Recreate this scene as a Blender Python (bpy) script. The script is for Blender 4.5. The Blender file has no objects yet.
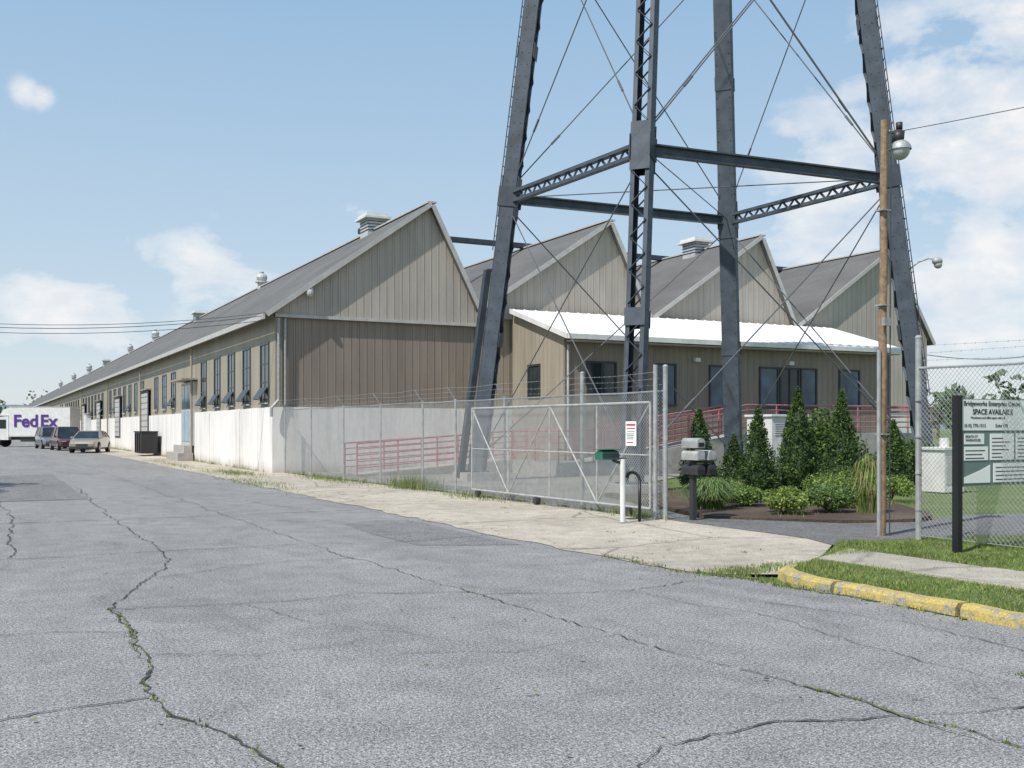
import bpy, math, random
import numpy as np
from mathutils import Vector, Matrix
random.seed(7); rng=np.random.default_rng(7)
scene=bpy.context.scene
D=bpy.data

# ---------------------------------------------------------------- materials
def newmat(name):
    m=D.materials.new(name); m.use_nodes=True
    nt=m.node_tree; nt.nodes.clear()
    out=nt.nodes.new('ShaderNodeOutputMaterial'); b=nt.nodes.new('ShaderNodeBsdfPrincipled')
    nt.links.new(b.outputs[0],out.inputs[0])
    return m,nt,b
def ramp(nt,src,stops):
    r=nt.nodes.new('ShaderNodeValToRGB'); e=r.color_ramp.elements
    while len(e)<len(stops): e.new(0.5)
    for i,(p,c) in enumerate(stops):
        e[i].position=p; e[i].color=(c[0],c[1],c[2],1) if not isinstance(c,(int,float)) else (c,c,c,1)
    nt.links.new(src,r.inputs[0]); return r.outputs[0]
def coord(nt,scale=(1,1,1)):
    g=nt.nodes.new('ShaderNodeNewGeometry')
    mp=nt.nodes.new('ShaderNodeMapping'); mp.inputs['Scale'].default_value=scale
    nt.links.new(g.outputs['Position'],mp.inputs[0]); return mp.outputs[0]
def noise(nt,vec,scale,detail=4,rough=0.55,dist=0):
    n=nt.nodes.new('ShaderNodeTexNoise'); n.inputs['Scale'].default_value=scale
    n.inputs['Detail'].default_value=detail; n.inputs['Roughness'].default_value=rough
    n.inputs['Distortion'].default_value=dist
    nt.links.new(vec,n.inputs['Vector']); return n.outputs[0]
def mix(nt,a,b,fac,mode='MIX'):
    n=nt.nodes.new('ShaderNodeMix'); n.data_type='RGBA'; n.blend_type=mode
    for s,v in ((n.inputs[0],fac),(n.inputs[6],a),(n.inputs[7],b)):
        if isinstance(v,bpy.types.NodeSocket): nt.links.new(v,s)
        elif isinstance(v,(int,float)): s.default_value=v
        else: s.default_value=(v[0],v[1],v[2],1)
    return n.outputs[2]
def math_(nt,op,a,b=0.0):
    n=nt.nodes.new('ShaderNodeMath'); n.operation=op
    for s,v in ((n.inputs[0],a),(n.inputs[1],b)):
        if isinstance(v,bpy.types.NodeSocket): nt.links.new(v,s)
        else: s.default_value=v
    return n.outputs[0]
def bump(nt,b,h,strength=0.4,dist=0.02):
    n=nt.nodes.new('ShaderNodeBump'); n.inputs['Strength'].default_value=strength
    n.inputs['Distance'].default_value=dist
    nt.links.new(h,n.inputs['Height']); nt.links.new(n.outputs[0],b.inputs['Normal'])
def plain(name,c,rough=0.6,metal=0.0,var=0.12,scale=3.0,bmp=0.0):
    m,nt,b=newmat(name)
    n=noise(nt,coord(nt),scale,4)
    lo=[x*(1-var) for x in c]; hi=[min(1,x*(1+var)) for x in c]
    nt.links.new(ramp(nt,n,[(0.3,lo),(0.7,hi)]),b.inputs['Base Color'])
    b.inputs['Roughness'].default_value=rough; b.inputs['Metallic'].default_value=metal
    if bmp: bump(nt,b,noise(nt,coord(nt),scale*12,4),bmp,0.01)
    return m

def asphalt(name,base,patch=0.12):
    m,nt,b=newmat(name); c=coord(nt)
    big=noise(nt,coord(nt,(1,0.22,1)),0.55,5,0.6)
    med=noise(nt,c,2.2,6,0.7)
    fine=noise(nt,c,95,1,0.7); ag=noise(nt,c,38,3,0.75)
    w=(1.02,1.0,0.98)
    col=ramp(nt,big,[(0.3,[base*(1-patch)*q for q in w]),(0.7,[base*(1+patch)*q for q in w])])
    col=mix(nt,col,ramp(nt,med,[(0.3,0.80),(0.7,1.15)]),1.0,'MULTIPLY')
    col=mix(nt,col,ramp(nt,ag,[(0.34,0.45),(0.5,1.0),(0.68,1.5)]),1.0,'MULTIPLY')
    col=mix(nt,col,ramp(nt,fine,[(0.32,0.35),(0.5,1.0),(0.70,1.9)]),1.0,'MULTIPLY')
    st=noise(nt,coord(nt,(1.3,0.4,1)),0.8,4,0.55,1.2)
    col=mix(nt,col,ramp(nt,st,[(0.56,1.0),(0.70,0.80)]),1.0,'MULTIPLY')
    sp=noise(nt,c,7,2,0.4)
    col=mix(nt,col,ramp(nt,sp,[(0.73,1.0),(0.78,0.6)]),1.0,'MULTIPLY')
    nt.links.new(col,b.inputs['Base Color']); b.inputs['Roughness'].default_value=0.92
    b.inputs['Specular IOR Level'].default_value=0.25
    bump(nt,b,ag,0.6,0.012)
    return m
def concrete(name,c,stain=0.3,slab=0.0):
    m,nt,b=newmat(name); co=coord(nt)
    big=noise(nt,co,0.35,5,0.65,0.6); med=noise(nt,co,3,6,0.7); fine=noise(nt,co,60,2,0.7)
    col=ramp(nt,big,[(0.32,[x*(1-stain) for x in c]),(0.6,c)])
    col=mix(nt,col,ramp(nt,med,[(0.3,0.72),(0.65,1.1)]),1.0,'MULTIPLY')
    col=mix(nt,col,ramp(nt,fine,[(0.3,0.6),(0.7,1.35)]),1.0,'MULTIPLY')
    if slab>0:
        v=nt.nodes.new('ShaderNodeTexVoronoi'); v.feature='DISTANCE_TO_EDGE'; v.inputs['Scale'].default_value=0.45
        w=nt.nodes.new('ShaderNodeMix'); w.data_type='VECTOR'; w.inputs[0].default_value=0.25
        nn=nt.nodes.new('ShaderNodeTexNoise'); nn.inputs['Scale'].default_value=1.5; nn.inputs['Detail'].default_value=5
        nt.links.new(co,nn.inputs['Vector']); nt.links.new(co,w.inputs[4]); nt.links.new(nn.outputs['Color'],w.inputs[5])
        nt.links.new(w.outputs[1],v.inputs['Vector'])
        cr=ramp(nt,v.outputs['Distance'],[(0.0,0.35),(0.006,0.55),(0.012,1.0)])
        col=mix(nt,col,cr,slab,'MULTIPLY')
    nt.links.new(col,b.inputs['Base Color']); b.inputs['Roughness'].default_value=0.9
    bump(nt,b,fine,0.35,0.01)
    return m
def grassmat(name,c1,c2,c3):
    m,nt,b=newmat(name); co=coord(nt)
    a=noise(nt,co,0.5,6,0.65); f=noise(nt,co,25,4,0.7)
    col=ramp(nt,a,[(0.3,c1),(0.5,c2),(0.72,c3)])
    col=mix(nt,col,ramp(nt,f,[(0.3,0.55),(0.7,1.35)]),1.0,'MULTIPLY')
    nt.links.new(col,b.inputs['Base Color']); b.inputs['Roughness'].default_value=0.95
    bump(nt,b,f,0.8,0.04)
    return m
def siding(name,c,pitch=0.30,line=0.55,grime=0.12):
    m,nt,b=newmat(name)
    g=nt.nodes.new('ShaderNodeNewGeometry'); s=nt.nodes.new('ShaderNodeSeparateXYZ')
    nt.links.new(g.outputs['Position'],s.inputs[0])
    t=math_(nt,'MULTIPLY',math_(nt,'ADD',s.outputs[0],s.outputs[1]),1.0/pitch)
    fr=math_(nt,'FRACT',t)
    tri=math_(nt,'ABSOLUTE',math_(nt,'SUBTRACT',fr,0.5))
    h=ramp(nt,tri,[(0.0,0.0),(0.36,0.0),(0.42,1.0),(0.5,1.0)])
    n=noise(nt,coord(nt,(0.7,0.7,0.25)),1.2,5,0.6)
    st=noise(nt,coord(nt,(5,5,0.35)),1.0,4,0.6)
    col=ramp(nt,n,[(0.3,[x*(1-grime) for x in c]),(0.7,[x*(1+grime*0.6) for x in c])])
    col=mix(nt,col,ramp(nt,st,[(0.35,0.90),(0.6,1.03)]),1.0,'MULTIPLY')
    col=mix(nt,col,ramp(nt,tri,[(0.33,1.0),(0.37,line),(0.41,1.08)]),1.0,'MULTIPLY')
    pn=nt.nodes.new('ShaderNodeTexWhiteNoise'); pn.noise_dimensions='1D'
    nt.links.new(math_(nt,'FLOOR',math_(nt,'MULTIPLY',t,0.3333)),pn.inputs['W'])
    col=mix(nt,col,ramp(nt,pn.outputs[0],[(0,0.96),(1,1.03)]),1.0,'MULTIPLY')
    nt.links.new(col,b.inputs['Base Color']); b.inputs['Roughness'].default_value=0.55
    bump(nt,b,h,0.7,0.03)
    return m
def whitewall(name,c):
    m,nt,b=newmat(name)
    n=noise(nt,coord(nt,(1,1,0.3)),0.8,6,0.65); f=noise(nt,coord(nt),9,4,0.6)
    g=nt.nodes.new('ShaderNodeNewGeometry'); s=nt.nodes.new('ShaderNodeSeparateXYZ'); nt.links.new(g.outputs['Position'],s.inputs[0])
    col=ramp(nt,n,[(0.3,[x*0.84 for x in c]),(0.6,c)])
    base=math_(nt,'ADD',s.outputs[2],math_(nt,'MULTIPLY',n,0.9))
    col=mix(nt,col,ramp(nt,base,[(0.35,(0.55,0.5,0.42)),(0.85,(1,1,1))]),0.8,'MULTIPLY')
    st=noise(nt,coord(nt,(4,4,0.3)),1.0,5,0.65)
    col=mix(nt,col,ramp(nt,st,[(0.36,0.84),(0.52,1.0)]),1.0,'MULTIPLY')
    nt.links.new(col,b.inputs['Base Color']); b.inputs['Roughness'].default_value=0.8
    bump(nt,b,f,0.2,0.01)
    return m
def roofmat(name,c):
    m,nt,b=newmat(name)
    n=noise(nt,coord(nt,(1,0.4,1)),0.6,6,0.65); f=noise(nt,coord(nt,(3,9,3)),4,4,0.7)
    col=ramp(nt,n,[(0.3,[x*0.78 for x in c]),(0.7,[x*1.2 for x in c])])
    col=mix(nt,col,ramp(nt,f,[(0.3,0.7),(0.7,1.25)]),1.0,'MULTIPLY')
    g=nt.nodes.new('ShaderNodeNewGeometry'); s=nt.nodes.new('ShaderNodeSeparateXYZ'); nt.links.new(g.outputs['Position'],s.inputs[0])
    fr=math_(nt,'FRACT',math_(nt,'MULTIPLY',s.outputs[2],5.5))
    col=mix(nt,col,ramp(nt,fr,[(0.0,0.72),(0.15,1.0)]),0.6,'MULTIPLY')
    nt.links.new(col,b.inputs['Base Color']); b.inputs['Roughness'].default_value=0.9
    bump(nt,b,f,0.4,0.02)
    return m
def glassmat(name,c=(0.02,0.03,0.035)):
    m,nt,b=newmat(name)
    n=noise(nt,coord(nt),1.5,3)
    nt.links.new(ramp(nt,n,[(0.3,[x*0.6 for x in c]),(0.7,[x*1.6 for x in c])]),b.inputs['Base Color'])
    b.inputs['Roughness'].default_value=0.08; b.inputs['IOR'].default_value=1.5
    bump(nt,b,n,0.05,0.02)
    return m
def leafmat(name,c):
    m,nt,b=newmat(name)
    n=noise(nt,coord(nt),6,3)
    col=ramp(nt,n,[(0.3,[x*0.65 for x in c]),(0.7,[x*1.35 for x in c])])
    nt.links.new(col,b.inputs['Base Color']); b.inputs['Roughness'].default_value=0.7
    t=nt.nodes.new('ShaderNodeBsdfTranslucent'); nt.links.new(col,t.inputs[0])
    ms=nt.nodes.new('ShaderNodeMixShader'); ms.inputs[0].default_value=0.3
    nt.links.new(b.outputs[0],ms.inputs[1]); nt.links.new(t.outputs[0],ms.inputs[2])
    nt.links.new(ms.outputs[0],nt.nodes['Material Output'].inputs[0])
    return m
def kerbpaint():
    m,nt,b=newmat('kerb_yellow_paint'); co=coord(nt)
    n=noise(nt,co,5.5,8,0.75); f=noise(nt,co,60,3)
    col=ramp(nt,n,[(0.42,(0.32,0.30,0.25)),(0.50,(0.50,0.39,0.13)),(0.7,(0.60,0.45,0.12))])
    col=mix(nt,col,ramp(nt,f,[(0.3,0.6),(0.7,1.2)]),1.0,'MULTIPLY')
    nt.links.new(col,b.inputs['Base Color']); b.inputs['Roughness'].default_value=0.9
    bump(nt,b,n,0.8,0.03); return m

M={}
M['road']=asphalt('aged_asphalt',0.240)
M['patch']=asphalt('patch_shadow_asphalt',0.19)  # darker asphalt, for the repair and the painted tree shadow
M['drive']=asphalt('drive_asphalt',0.15)
M['shoulder']=concrete('apron_concrete',(0.50,0.445,0.36),0.28,0.8)
M['yard']=concrete('yard_concrete',(0.33,0.31,0.27),0.35,0.6)
M['walk']=concrete('sidewalk_concrete',(0.44,0.40,0.33),0.25,0.5)
M['conc']=concrete('concrete',(0.42,0.40,0.37),0.2,0)
M['grass']=grassmat('grass_ground',(0.085,0.13,0.03),(0.12,0.17,0.045),(0.18,0.20,0.07))
M['mulch']=grassmat('mulch',(0.06,0.04,0.028),(0.09,0.062,0.045),(0.15,0.12,0.08))
M['crack']=plain('crack_dark',(0.055,0.053,0.05),0.95,var=0.3,scale=12)
M['crackg']=plain('crack_weedy',(0.13,0.135,0.06),0.95,var=0.5,scale=9)
M['side']=siding('tan_metal_siding',(0.34,0.30,0.235))
M['brown_shaded']=siding('shaded_brown_siding',(0.25,0.21,0.17))  # brown siding, darkened: shade under ledge and eave is in the colour
M['gable']=siding('grey_metal_siding',(0.44,0.395,0.345),line=0.6)
M['white']=whitewall('white_painted_masonry',(0.80,0.775,0.745))
M['roof']=roofmat('grey_roof_shingles',(0.125,0.123,0.118))
M['wroof']=plain('white_roof_metal',(0.80,0.80,0.80),0.45,var=0.05)
M['trim']=plain('grey_trim',(0.45,0.44,0.42),0.5)
M['wtrim']=plain('white_trim',(0.66,0.66,0.64),0.5)
M['dark']=plain('dark_trim',(0.035,0.035,0.04),0.5)
M['blue']=plain('window_frame_slate',(0.055,0.07,0.085),0.5)
M['glass']=glassmat('window_glass')
M['glassb']=glassmat('window_glass_blue',(0.05,0.09,0.13))
M['doorp']=plain('pale_blue_door',(0.33,0.41,0.46),0.4)
M['galv']=plain('galvanised_steel',(0.36,0.37,0.37),0.5,0.25,var=0.2,scale=8)
M['galvw']=plain('galvanised_pale',(0.40,0.41,0.40),0.55,0.2,var=0.22,scale=8)
M['vent']=plain('vent_metal',(0.50,0.51,0.51),0.5,0.2,var=0.2,scale=5)
M['tower']=plain('tower_blue_grey_paint',(0.055,0.070,0.092),0.6,0.0,var=0.3,scale=2.5,bmp=0.15)
M['towerd']=plain('tower_dark_paint',(0.040,0.050,0.066),0.6,0.0,var=0.3,scale=2.5)
M['rod']=plain('tower_rods',(0.10,0.11,0.12),0.5)
M['pink']=plain('faded_red_rail',(0.42,0.16,0.18),0.55)
M['wood']=plain('wood_pole',(0.25,0.17,0.105),0.85,var=0.35,scale=14,bmp=0.3)
M['black']=plain('black_paint',(0.012,0.012,0.014),0.4)
M['green']=plain('green_paint',(0.02,0.14,0.085),0.45)
M['wpaint']=plain('white_paint',(0.70,0.70,0.68),0.5,var=0.1)
M['signw']=plain('sign_white',(0.82,0.84,0.80),0.5,var=0.04)
M['signg']=plain('sign_teal_grey',(0.15,0.21,0.20),0.5,var=0.05)
M['red']=plain('sign_red',(0.45,0.06,0.06),0.5)
M['purple']=plain('purple_lettering',(0.09,0.03,0.22),0.5,var=0.03)
M['kerb']=kerbpaint()
M['lampglass']=plain('lamp_glass',(0.42,0.43,0.42),0.2)
M['tyre']=plain('tyre_rubber',(0.02,0.02,0.02),0.85)
M['hub']=plain('wheel_alloy',(0.45,0.45,0.46),0.35,0.6)
M['wire']=plain('cable',(0.05,0.05,0.05),0.6)
M['bark']=plain('bark',(0.09,0.065,0.045),0.9,var=0.35,scale=9,bmp=0.5)
M['lfA']=leafmat('foliage_dark',(0.032,0.068,0.018))
M['lfB']=leafmat('foliage_mid',(0.070,0.130,0.030))
M['lfC']=leafmat('foliage_light',(0.14,0.23,0.045))
M['lfY']=leafmat('foliage_yellow',(0.27,0.34,0.08))
M['lfG']=leafmat('foliage_greygreen',(0.17,0.25,0.10))
M['lfR']=leafmat('grass_dry',(0.30,0.27,0.13))
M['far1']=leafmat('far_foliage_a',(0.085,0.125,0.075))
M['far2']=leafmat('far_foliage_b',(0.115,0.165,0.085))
M['tail']=plain('tail_light_red',(0.35,0.01,0.01),0.3)

# ---------------------------------------------------------------- mesh builder
class MB:
    def __init__(s): s.v=[];s.f=[];s.m=[];s.mats=[]
    def mi(s,k):
        if k not in s.mats: s.mats.append(k)
        return s.mats.index(k)
    def add(s,vs,fs,k):
        o=len(s.v); s.v+= [tuple(p) for p in vs]; i=s.mi(k)
        for f in fs: s.f.append(tuple(o+a for a in f)); s.m.append(i)
    def box(s,x0,x1,y0,y1,z0,z1,k):
        s.add([(x0,y0,z0),(x1,y0,z0),(x1,y1,z0),(x0,y1,z0),(x0,y0,z1),(x1,y0,z1),(x1,y1,z1),(x0,y1,z1)],
              [(3,2,1,0),(4,5,6,7),(0,1,5,4),(1,2,6,5),(2,3,7,6),(3,0,4,7)],k)
    def prism_xz(s,pts,y0,y1,k):
        n=len(pts)
        s.add([(p[0],y0,p[1]) for p in pts]+[(p[0],y1,p[1]) for p in pts],
              [tuple(range(n)),tuple(range(2*n-1,n-1,-1))]+[((i+1)%n,i,n+i,n+(i+1)%n) for i in range(n)],k)
    def prism_yz(s,pts,x0,x1,k):
        n=len(pts)
        s.add([(x0,p[0],p[1]) for p in pts]+[(x1,p[0],p[1]) for p in pts],
              [tuple(range(n)),tuple(range(2*n-1,n-1,-1))]+[((i+1)%n,i,n+i,n+(i+1)%n) for i in range(n)],k)
    def prism_xy(s,pts,z0,z1,k):
        n=len(pts)
        s.add([(p[0],p[1],z0) for p in pts]+[(p[0],p[1],z1) for p in pts],
              [tuple(range(n-1,-1,-1)),tuple(range(n,2*n))]+[(i,(i+1)%n,n+(i+1)%n,n+i) for i in range(n)],k)
    def beam(s,p,q,w,h,k,up=(0,0,1),ext=0):
        p=Vector(p);q=Vector(q); d=(q-p).normalized(); p=p-d*ext;q=q+d*ext
        a=Vector(up).cross(d)
        if a.length<1e-4: a=Vector((1,0,0)).cross(d)
        a.normalize(); b=d.cross(a).normalized()
        vs=[]
        for c in (p,q):
            for sa,sb in ((-1,-1),(1,-1),(1,1),(-1,1)): vs.append(c+a*sa*w/2+b*sb*h/2)
        s.add(vs,[(0,3,2,1),(4,5,6,7),(0,1,5,4),(1,2,6,5),(2,3,7,6),(3,0,4,7)],k)
    def tube(s,p,q,r,k,n=8,r2=None,cap=True):
        p=Vector(p);q=Vector(q); d=(q-p).normalized(); r2=r if r2 is None else r2
        a=d.orthogonal().normalized(); b=d.cross(a)
        vs=[p+(a*math.cos(2*math.pi*i/n)+b*math.sin(2*math.pi*i/n))*r for i in range(n)]
        vs+=[q+(a*math.cos(2*math.pi*i/n)+b*math.sin(2*math.pi*i/n))*r2 for i in range(n)]
        fs=[(i,(i+1)%n,n+(i+1)%n,n+i) for i in range(n)]
        if cap: fs+=[tuple(range(n-1,-1,-1)),tuple(range(n,2*n))]
        s.add(vs,fs,k)
    def path(s,pts,r,k,n=8):
        for a,b in zip(pts[:-1],pts[1:]): s.tube(a,b,r,k,n)
    def ball(s,c,rx,ry,rz,k,nu=12,nv=8,v0=-90,v1=90):
        vs=[];fs=[]
        for j in range(nv+1):
            t=math.radians(v0+(v1-v0)*j/nv)
            for i in range(nu):
                u=2*math.pi*i/nu
                vs.append((c[0]+rx*math.cos(t)*math.cos(u),c[1]+ry*math.cos(t)*math.sin(u),c[2]+rz*math.sin(t)))
        for j in range(nv):
            for i in range(nu): fs.append((j*nu+i,j*nu+(i+1)%nu,(j+1)*nu+(i+1)%nu,(j+1)*nu+i))
        s.add(vs,fs,k)
    def obj(s,name,parent=None,smooth=False,bevel=0):
        me=D.meshes.new(name); me.from_pydata(s.v,[],s.f)
        for k in s.mats: me.materials.append(M[k])
        me.polygons.foreach_set('material_index',s.m)
        if smooth: me.polygons.foreach_set('use_smooth',[True]*len(s.f))
        me.update(); o=D.objects.new(name,me); scene.collection.objects.link(o)
        if parent: o.parent=parent
        if bevel:
            b=o.modifiers.new('bevel','BEVEL'); b.width=bevel; b.segments=2; b.limit_method='ANGLE'
        return o
def empty(name,loc=(0,0,0)):
    o=D.objects.new(name,None); scene.collection.objects.link(o); o.location=loc; o.empty_display_size=0.5
    return o
def sheet(name,pts,z,k,parent=None):
    mb=MB(); mb.add([(p[0],p[1],z) for p in pts],[tuple(range(len(pts)))],k); return mb.obj(name,parent)

# ---------------------------------------------------------------- ground & pavements
sheet('ground',[(-1500,-1500),(1500,-1500),(1500,1500),(-1500,1500)],-0.03,'grass')
def jag(x,y0,y1,step,amp):
    out=[];y=y0
    while y<y1: out.append((x+random.uniform(-amp,amp),y)); y+=step*random.uniform(0.6,1.4)
    out.append((x,y1)); return out
road=empty('road')
sheet('surface',[(-5.2,-60),(7.36,-60),(7.36,7.6),(7.36,60),(7.36,420),(-5.2,420)],0.0,'road',road)
sheet('repair_patch',[(5.3,13.2),(5.9,12.9)]+jag(6.6,12.6,16.8,0.4,0.05)+[(6.1,17.1),(5.4,16.7),(5.25,15)],0.004,'patch',road)
sheet('shadow_patch',jag(2.2,25.0,38.8,0.7,0.05)[::-1]+[(-0.9,25.1),(-0.9,38.6)],0.004,'patch',road)  # darker sheet that paints in the tree shadow across the road
edge=[(7.75,8.75),(7.3,9.0),(7.0,9.4),(6.9,10.2)]+jag(6.85,11,60,0.35,0.09)+jag(6.8,61,150,3,0.1)
sheet('concrete_apron',edge+[(9.34,150),(9.34,37),(10.9,37),(10.6,11.4),(10.3,10.6),(9.2,9.65)],0.008,'shoulder')
sheet('yard_pavement',[(10.62,15.1),(11.4,15.0),(13.2,21.5),(17,25),(24,31),(36,31),(36,36.7),(10.62,36.7)],-0.004,'yard')
sheet('driveway',[(10.3,10.6),(12,10.35),(20,9),(60,5),(60,10.5),(20,12.4),(15.8,13.2),(14.2,12.5),(12.8,12.9),(11.4,14.7),(10.62,15.2),(10.6,11.4)],0.013,'drive')
mb=MB(); mb.prism_xy([(11.5,14.9),(12.0,13.95),(12.9,13.05),(13.5,12.75),(14.2,12.7),(15.0,13.0),(15.6,13.6),(17.5,16.5),(19,19.5),(17,22.5),(13.2,21)],-0.02,0.05,'mulch'); mb.obj('mulch_bed')
mb=MB(); mb.box(-5.45,-5.2,-60,400,-0.02,0.13,'conc'); mb.obj('kerb')
vb=[(7.55,-60),(7.55,7.75),(7.8,8.65),(9.2,9.55),(10.3,10.45),(12,10.2),(20,8.8),(60,4.8),(60,-60)]
mb=MB(); mb.prism_xy(vb,-0.02,0.07,'grass'); mb.obj('grass_verge')
mb=MB()
SX0,SX1=8.72,9.78
y=9.2
while y>-20:
    mb.prism_xy([(SX0,y-1.485),(SX1,y-1.485),(SX1,y+ (0.55 if y>9 else 0)),(SX0,y)],0.0,0.085+random.uniform(-0.004,0.008),'walk'); y-=1.5
mb.obj('sidewalk')
def kerb(pts,name,k,h=0.10,w=0.17):
    mb=MB(); n=len(pts); vs=[];fs=[]; jh=0
    for i,p in enumerate(pts):
        a=Vector(pts[max(i-1,0)]);b=Vector(pts[min(i+1,n-1)]); d=(b-a).normalized(); nn=Vector((d.y,-d.x))
        P=Vector(p); jh=jh*0.7+random.uniform(-0.006,0.006); j=jh; e=random.uniform(-0.008,0.008)
        for (o,z) in ((e,-0.03),(0.015+e,h-0.035+j),(0.05+e,h+j),(w-0.01,h+j),(w,-0.03)):
            q=P+nn*o; vs.append((q.x,q.y,z))
    for i in range(n-1):
        for a in range(4):
            fs.append((i*5+a,i*5+a+1,(i+1)*5+a+1,(i+1)*5+a))
    fs.append((0,1,2,3,4)); fs.append(tuple((n-1)*5+a for a in (4,3,2,1,0)))
    mb.add(vs,fs,k); return mb.obj(name)
segs=[(-20,-4.5),(-4.46,0.9),(0.94,3.6),(3.64,6.1),(6.14,7.55)]
for a,b in segs:
    n=max(2,int((b-a)/0.12)); dx=random.uniform(-0.012,0.012)
    kerb([(7.36+dx,a+(b-a)*i/n) for i in range(n+1)],'kerb','kerb',h=0.105+random.uniform(-0.008,0.008))
cp=[(7.38,7.62),(7.40,7.95),(7.48,8.35),(7.66,8.68),(7.95,8.92)]; cp2=[]
for a,b in zip(cp[:-1],cp[1:]):
    for t in (0,0.25,0.5,0.75): cp2.append((a[0]+(b[0]-a[0])*t,a[1]+(b[1]-a[1])*t))
kerb(cp2+[cp[-1]],'kerb','kerb',h=0.10)

# cracks
def crack(pts,w,mb,k,z=0.009,amp=0.03,step=0.07):
    P=[Vector(p) for p in pts]; out=[]
    for a,b in zip(P[:-1],P[1:]):
        n=max(1,int((b-a).length/step))
        for i in range(n): out.append(a.lerp(b,i/n))
    out.append(P[-1]); dv=Vector((0,0)); res=[]
    for p in out:
        dv=dv*0.85+Vector((random.uniform(-amp,amp),random.uniform(-amp,amp))); res.append(p+dv)
    vs=[];fs=[]; ww=w*0.6
    for i,p in enumerate(res):
        a=res[max(i-1,0)];b=res[min(i+1,len(res)-1)]; d=(b-a).normalized() if (b-a).length>0 else Vector((1,0)); nn=Vector((-d.y,d.x))
        ww=0.6*ww+0.4*w*random.choice([0.1,0.3,0.6,1.0,1.5])
        vs+=[(p.x+nn.x*ww,p.y+nn.y*ww,z),(p.x-nn.x*ww,p.y-nn.y*ww,z)]
    for i in range(len(res)-1):
        if random.random()>0.04: fs.append((2*i,2*i+1,2*i+3,2*i+2))
    mb.add(vs,fs,k); return res
mb=MB(); weedpts=[]
c1=crack([(2.3,30),(2.1,20),(2.1,13.1),(1.5,11.2),(1.02,9.75),(1.05,8.6),(1.0,7.6),(0.89,6.42),(1.07,5.85),(1.3,4.84),(1.5,3.2)],0.010,mb,'crack')
weedpts+=[(p,0.016) for p in c1 if p.y<9.8]
c2=crack([(4.0,60),(4.0,40),(3.95,25),(4.0,16),(4.1,12.06),(4.26,9.0),(4.42,5.79),(4.57,4.18),(4.62,3.44),(4.7,1)],0.007,mb,'crack')
weedpts+=[(p,0.013) for p in c2 if 3<p.y<4.8 or 8.6<p.y<9.3]
crack([(-3,6.5),(0.1,6.35),(0.9,6.45)],0.009,mb,'crack')
crack([(1.02,9.75),(2.2,9.5),(3.3,9.55),(4.26,9.2)],0.009,mb,'crack')
crack([(2.6,3.9),(3.0,4.3),(3.88,4.37),(4.6,4.1),(5.24,3.9),(7.3,3.8)],0.010,mb,'crack')
crack([(-3,14.2),(1,14),(3,14.1),(4.05,14.0)],0.013,mb,'crack')
crack([(-2,19.5),(2,19.2),(6.5,19.4)],0.016,mb,'crack')
crack([(-2,25),(6.6,25.3)],0.018,mb,'crack'); crack([(-2,33),(6.6,33.3)],0.022,mb,'crack')
crack([(-2,43),(6.6,43.3)],0.025,mb,'crack')
crack([(4.3,9.0),(5.6,8.6),(7.3,8.9)],0.008,mb,'crack'); crack([(5.6,8.6),(5.9,7.0),(5.7,5.0),(5.9,3)],0.005,mb,'crack')
crack([(1.7,11.6),(2.6,12.2),(4.05,12.3)],0.008,mb,'crack'); crack([(1.0,7.7),(1.7,7.3),(2.6,7.5)],0.004,mb,'crack')
crack([(4.05,14.0),(5.2,13.6),(6.7,13.9)],0.009,mb,'crack'); crack([(0.2,30),(0.5,20),(0.3,14.1)],0.010,mb,'crack')
crack([(1.05,8.6),(0.5,8.9),(-0.5,9.0)],0.006,mb,'crack'); crack([(2.2,9.5),(2.4,8.3),(3.1,7.4)],0.004,mb,'crack')
crack([(4.35,6.8),(3.4,6.6),(2.7,7.0)],0.004,mb,'crack'); crack([(6.4,7.4),(6.8,6.0),(6.6,4.6)],0.006,mb,'crack')
e1=crack([(6.9,11),(7.0,9.4),(7.35,8.6),(7.3,6)],0.03,mb,'crackg',amp=0.05)
g1=crack([(4.52,4.9),(4.6,4.2),(4.62,3.7)],0.014,mb,'crackg',z=0.013); g2=crack([(1.02,9.75),(1.05,8.6),(1.0,7.6)],0.009,mb,'crackg',z=0.013)
g3=crack([(6.0,4.5),(6.15,3.9),(6.3,3.5)],0.018,mb,'crackg')
mb.obj('cracks',road)

def blades(name,pts,hs,w,mats,lean=0.5,probs=None):
    n=len(pts); V=np.zeros((n*3,3)); pts=np.asarray(pts,float); hs=np.asarray(hs,float)
    a=rng.uniform(0,2*np.pi,n); b=rng.uniform(0,2*np.pi,n); l=rng.uniform(0.1,lean,n)*hs
    dx=np.cos(a)*w;dy=np.sin(a)*w
    V[0::3]=pts+np.c_[dx,dy,np.zeros(n)]; V[1::3]=pts-np.c_[dx,dy,np.zeros(n)]
    V[2::3]=pts+np.c_[np.cos(b)*l,np.sin(b)*l,hs]
    me=D.meshes.new(name); me.from_pydata(V.tolist(),[],np.arange(n*3).reshape(n,3).tolist())
    for k in mats: me.materials.append(M[k])
    me.polygons.foreach_set('material_index',rng.choice(len(mats),n,p=probs)); me.update()
    o=D.objects.new(name,me); scene.collection.objects.link(o); return o
def inside(x,y,poly):
    c=False;n=len(poly);j=n-1
    for i in range(n):
        if ((poly[i][1]>y)!=(poly[j][1]>y)) and (x<(poly[j][0]-poly[i][0])*(y-poly[i][1])/(poly[j][1]-poly[i][1])+poly[i][0]): c=not c
        j=i
    return c
P=[];H=[]
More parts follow.
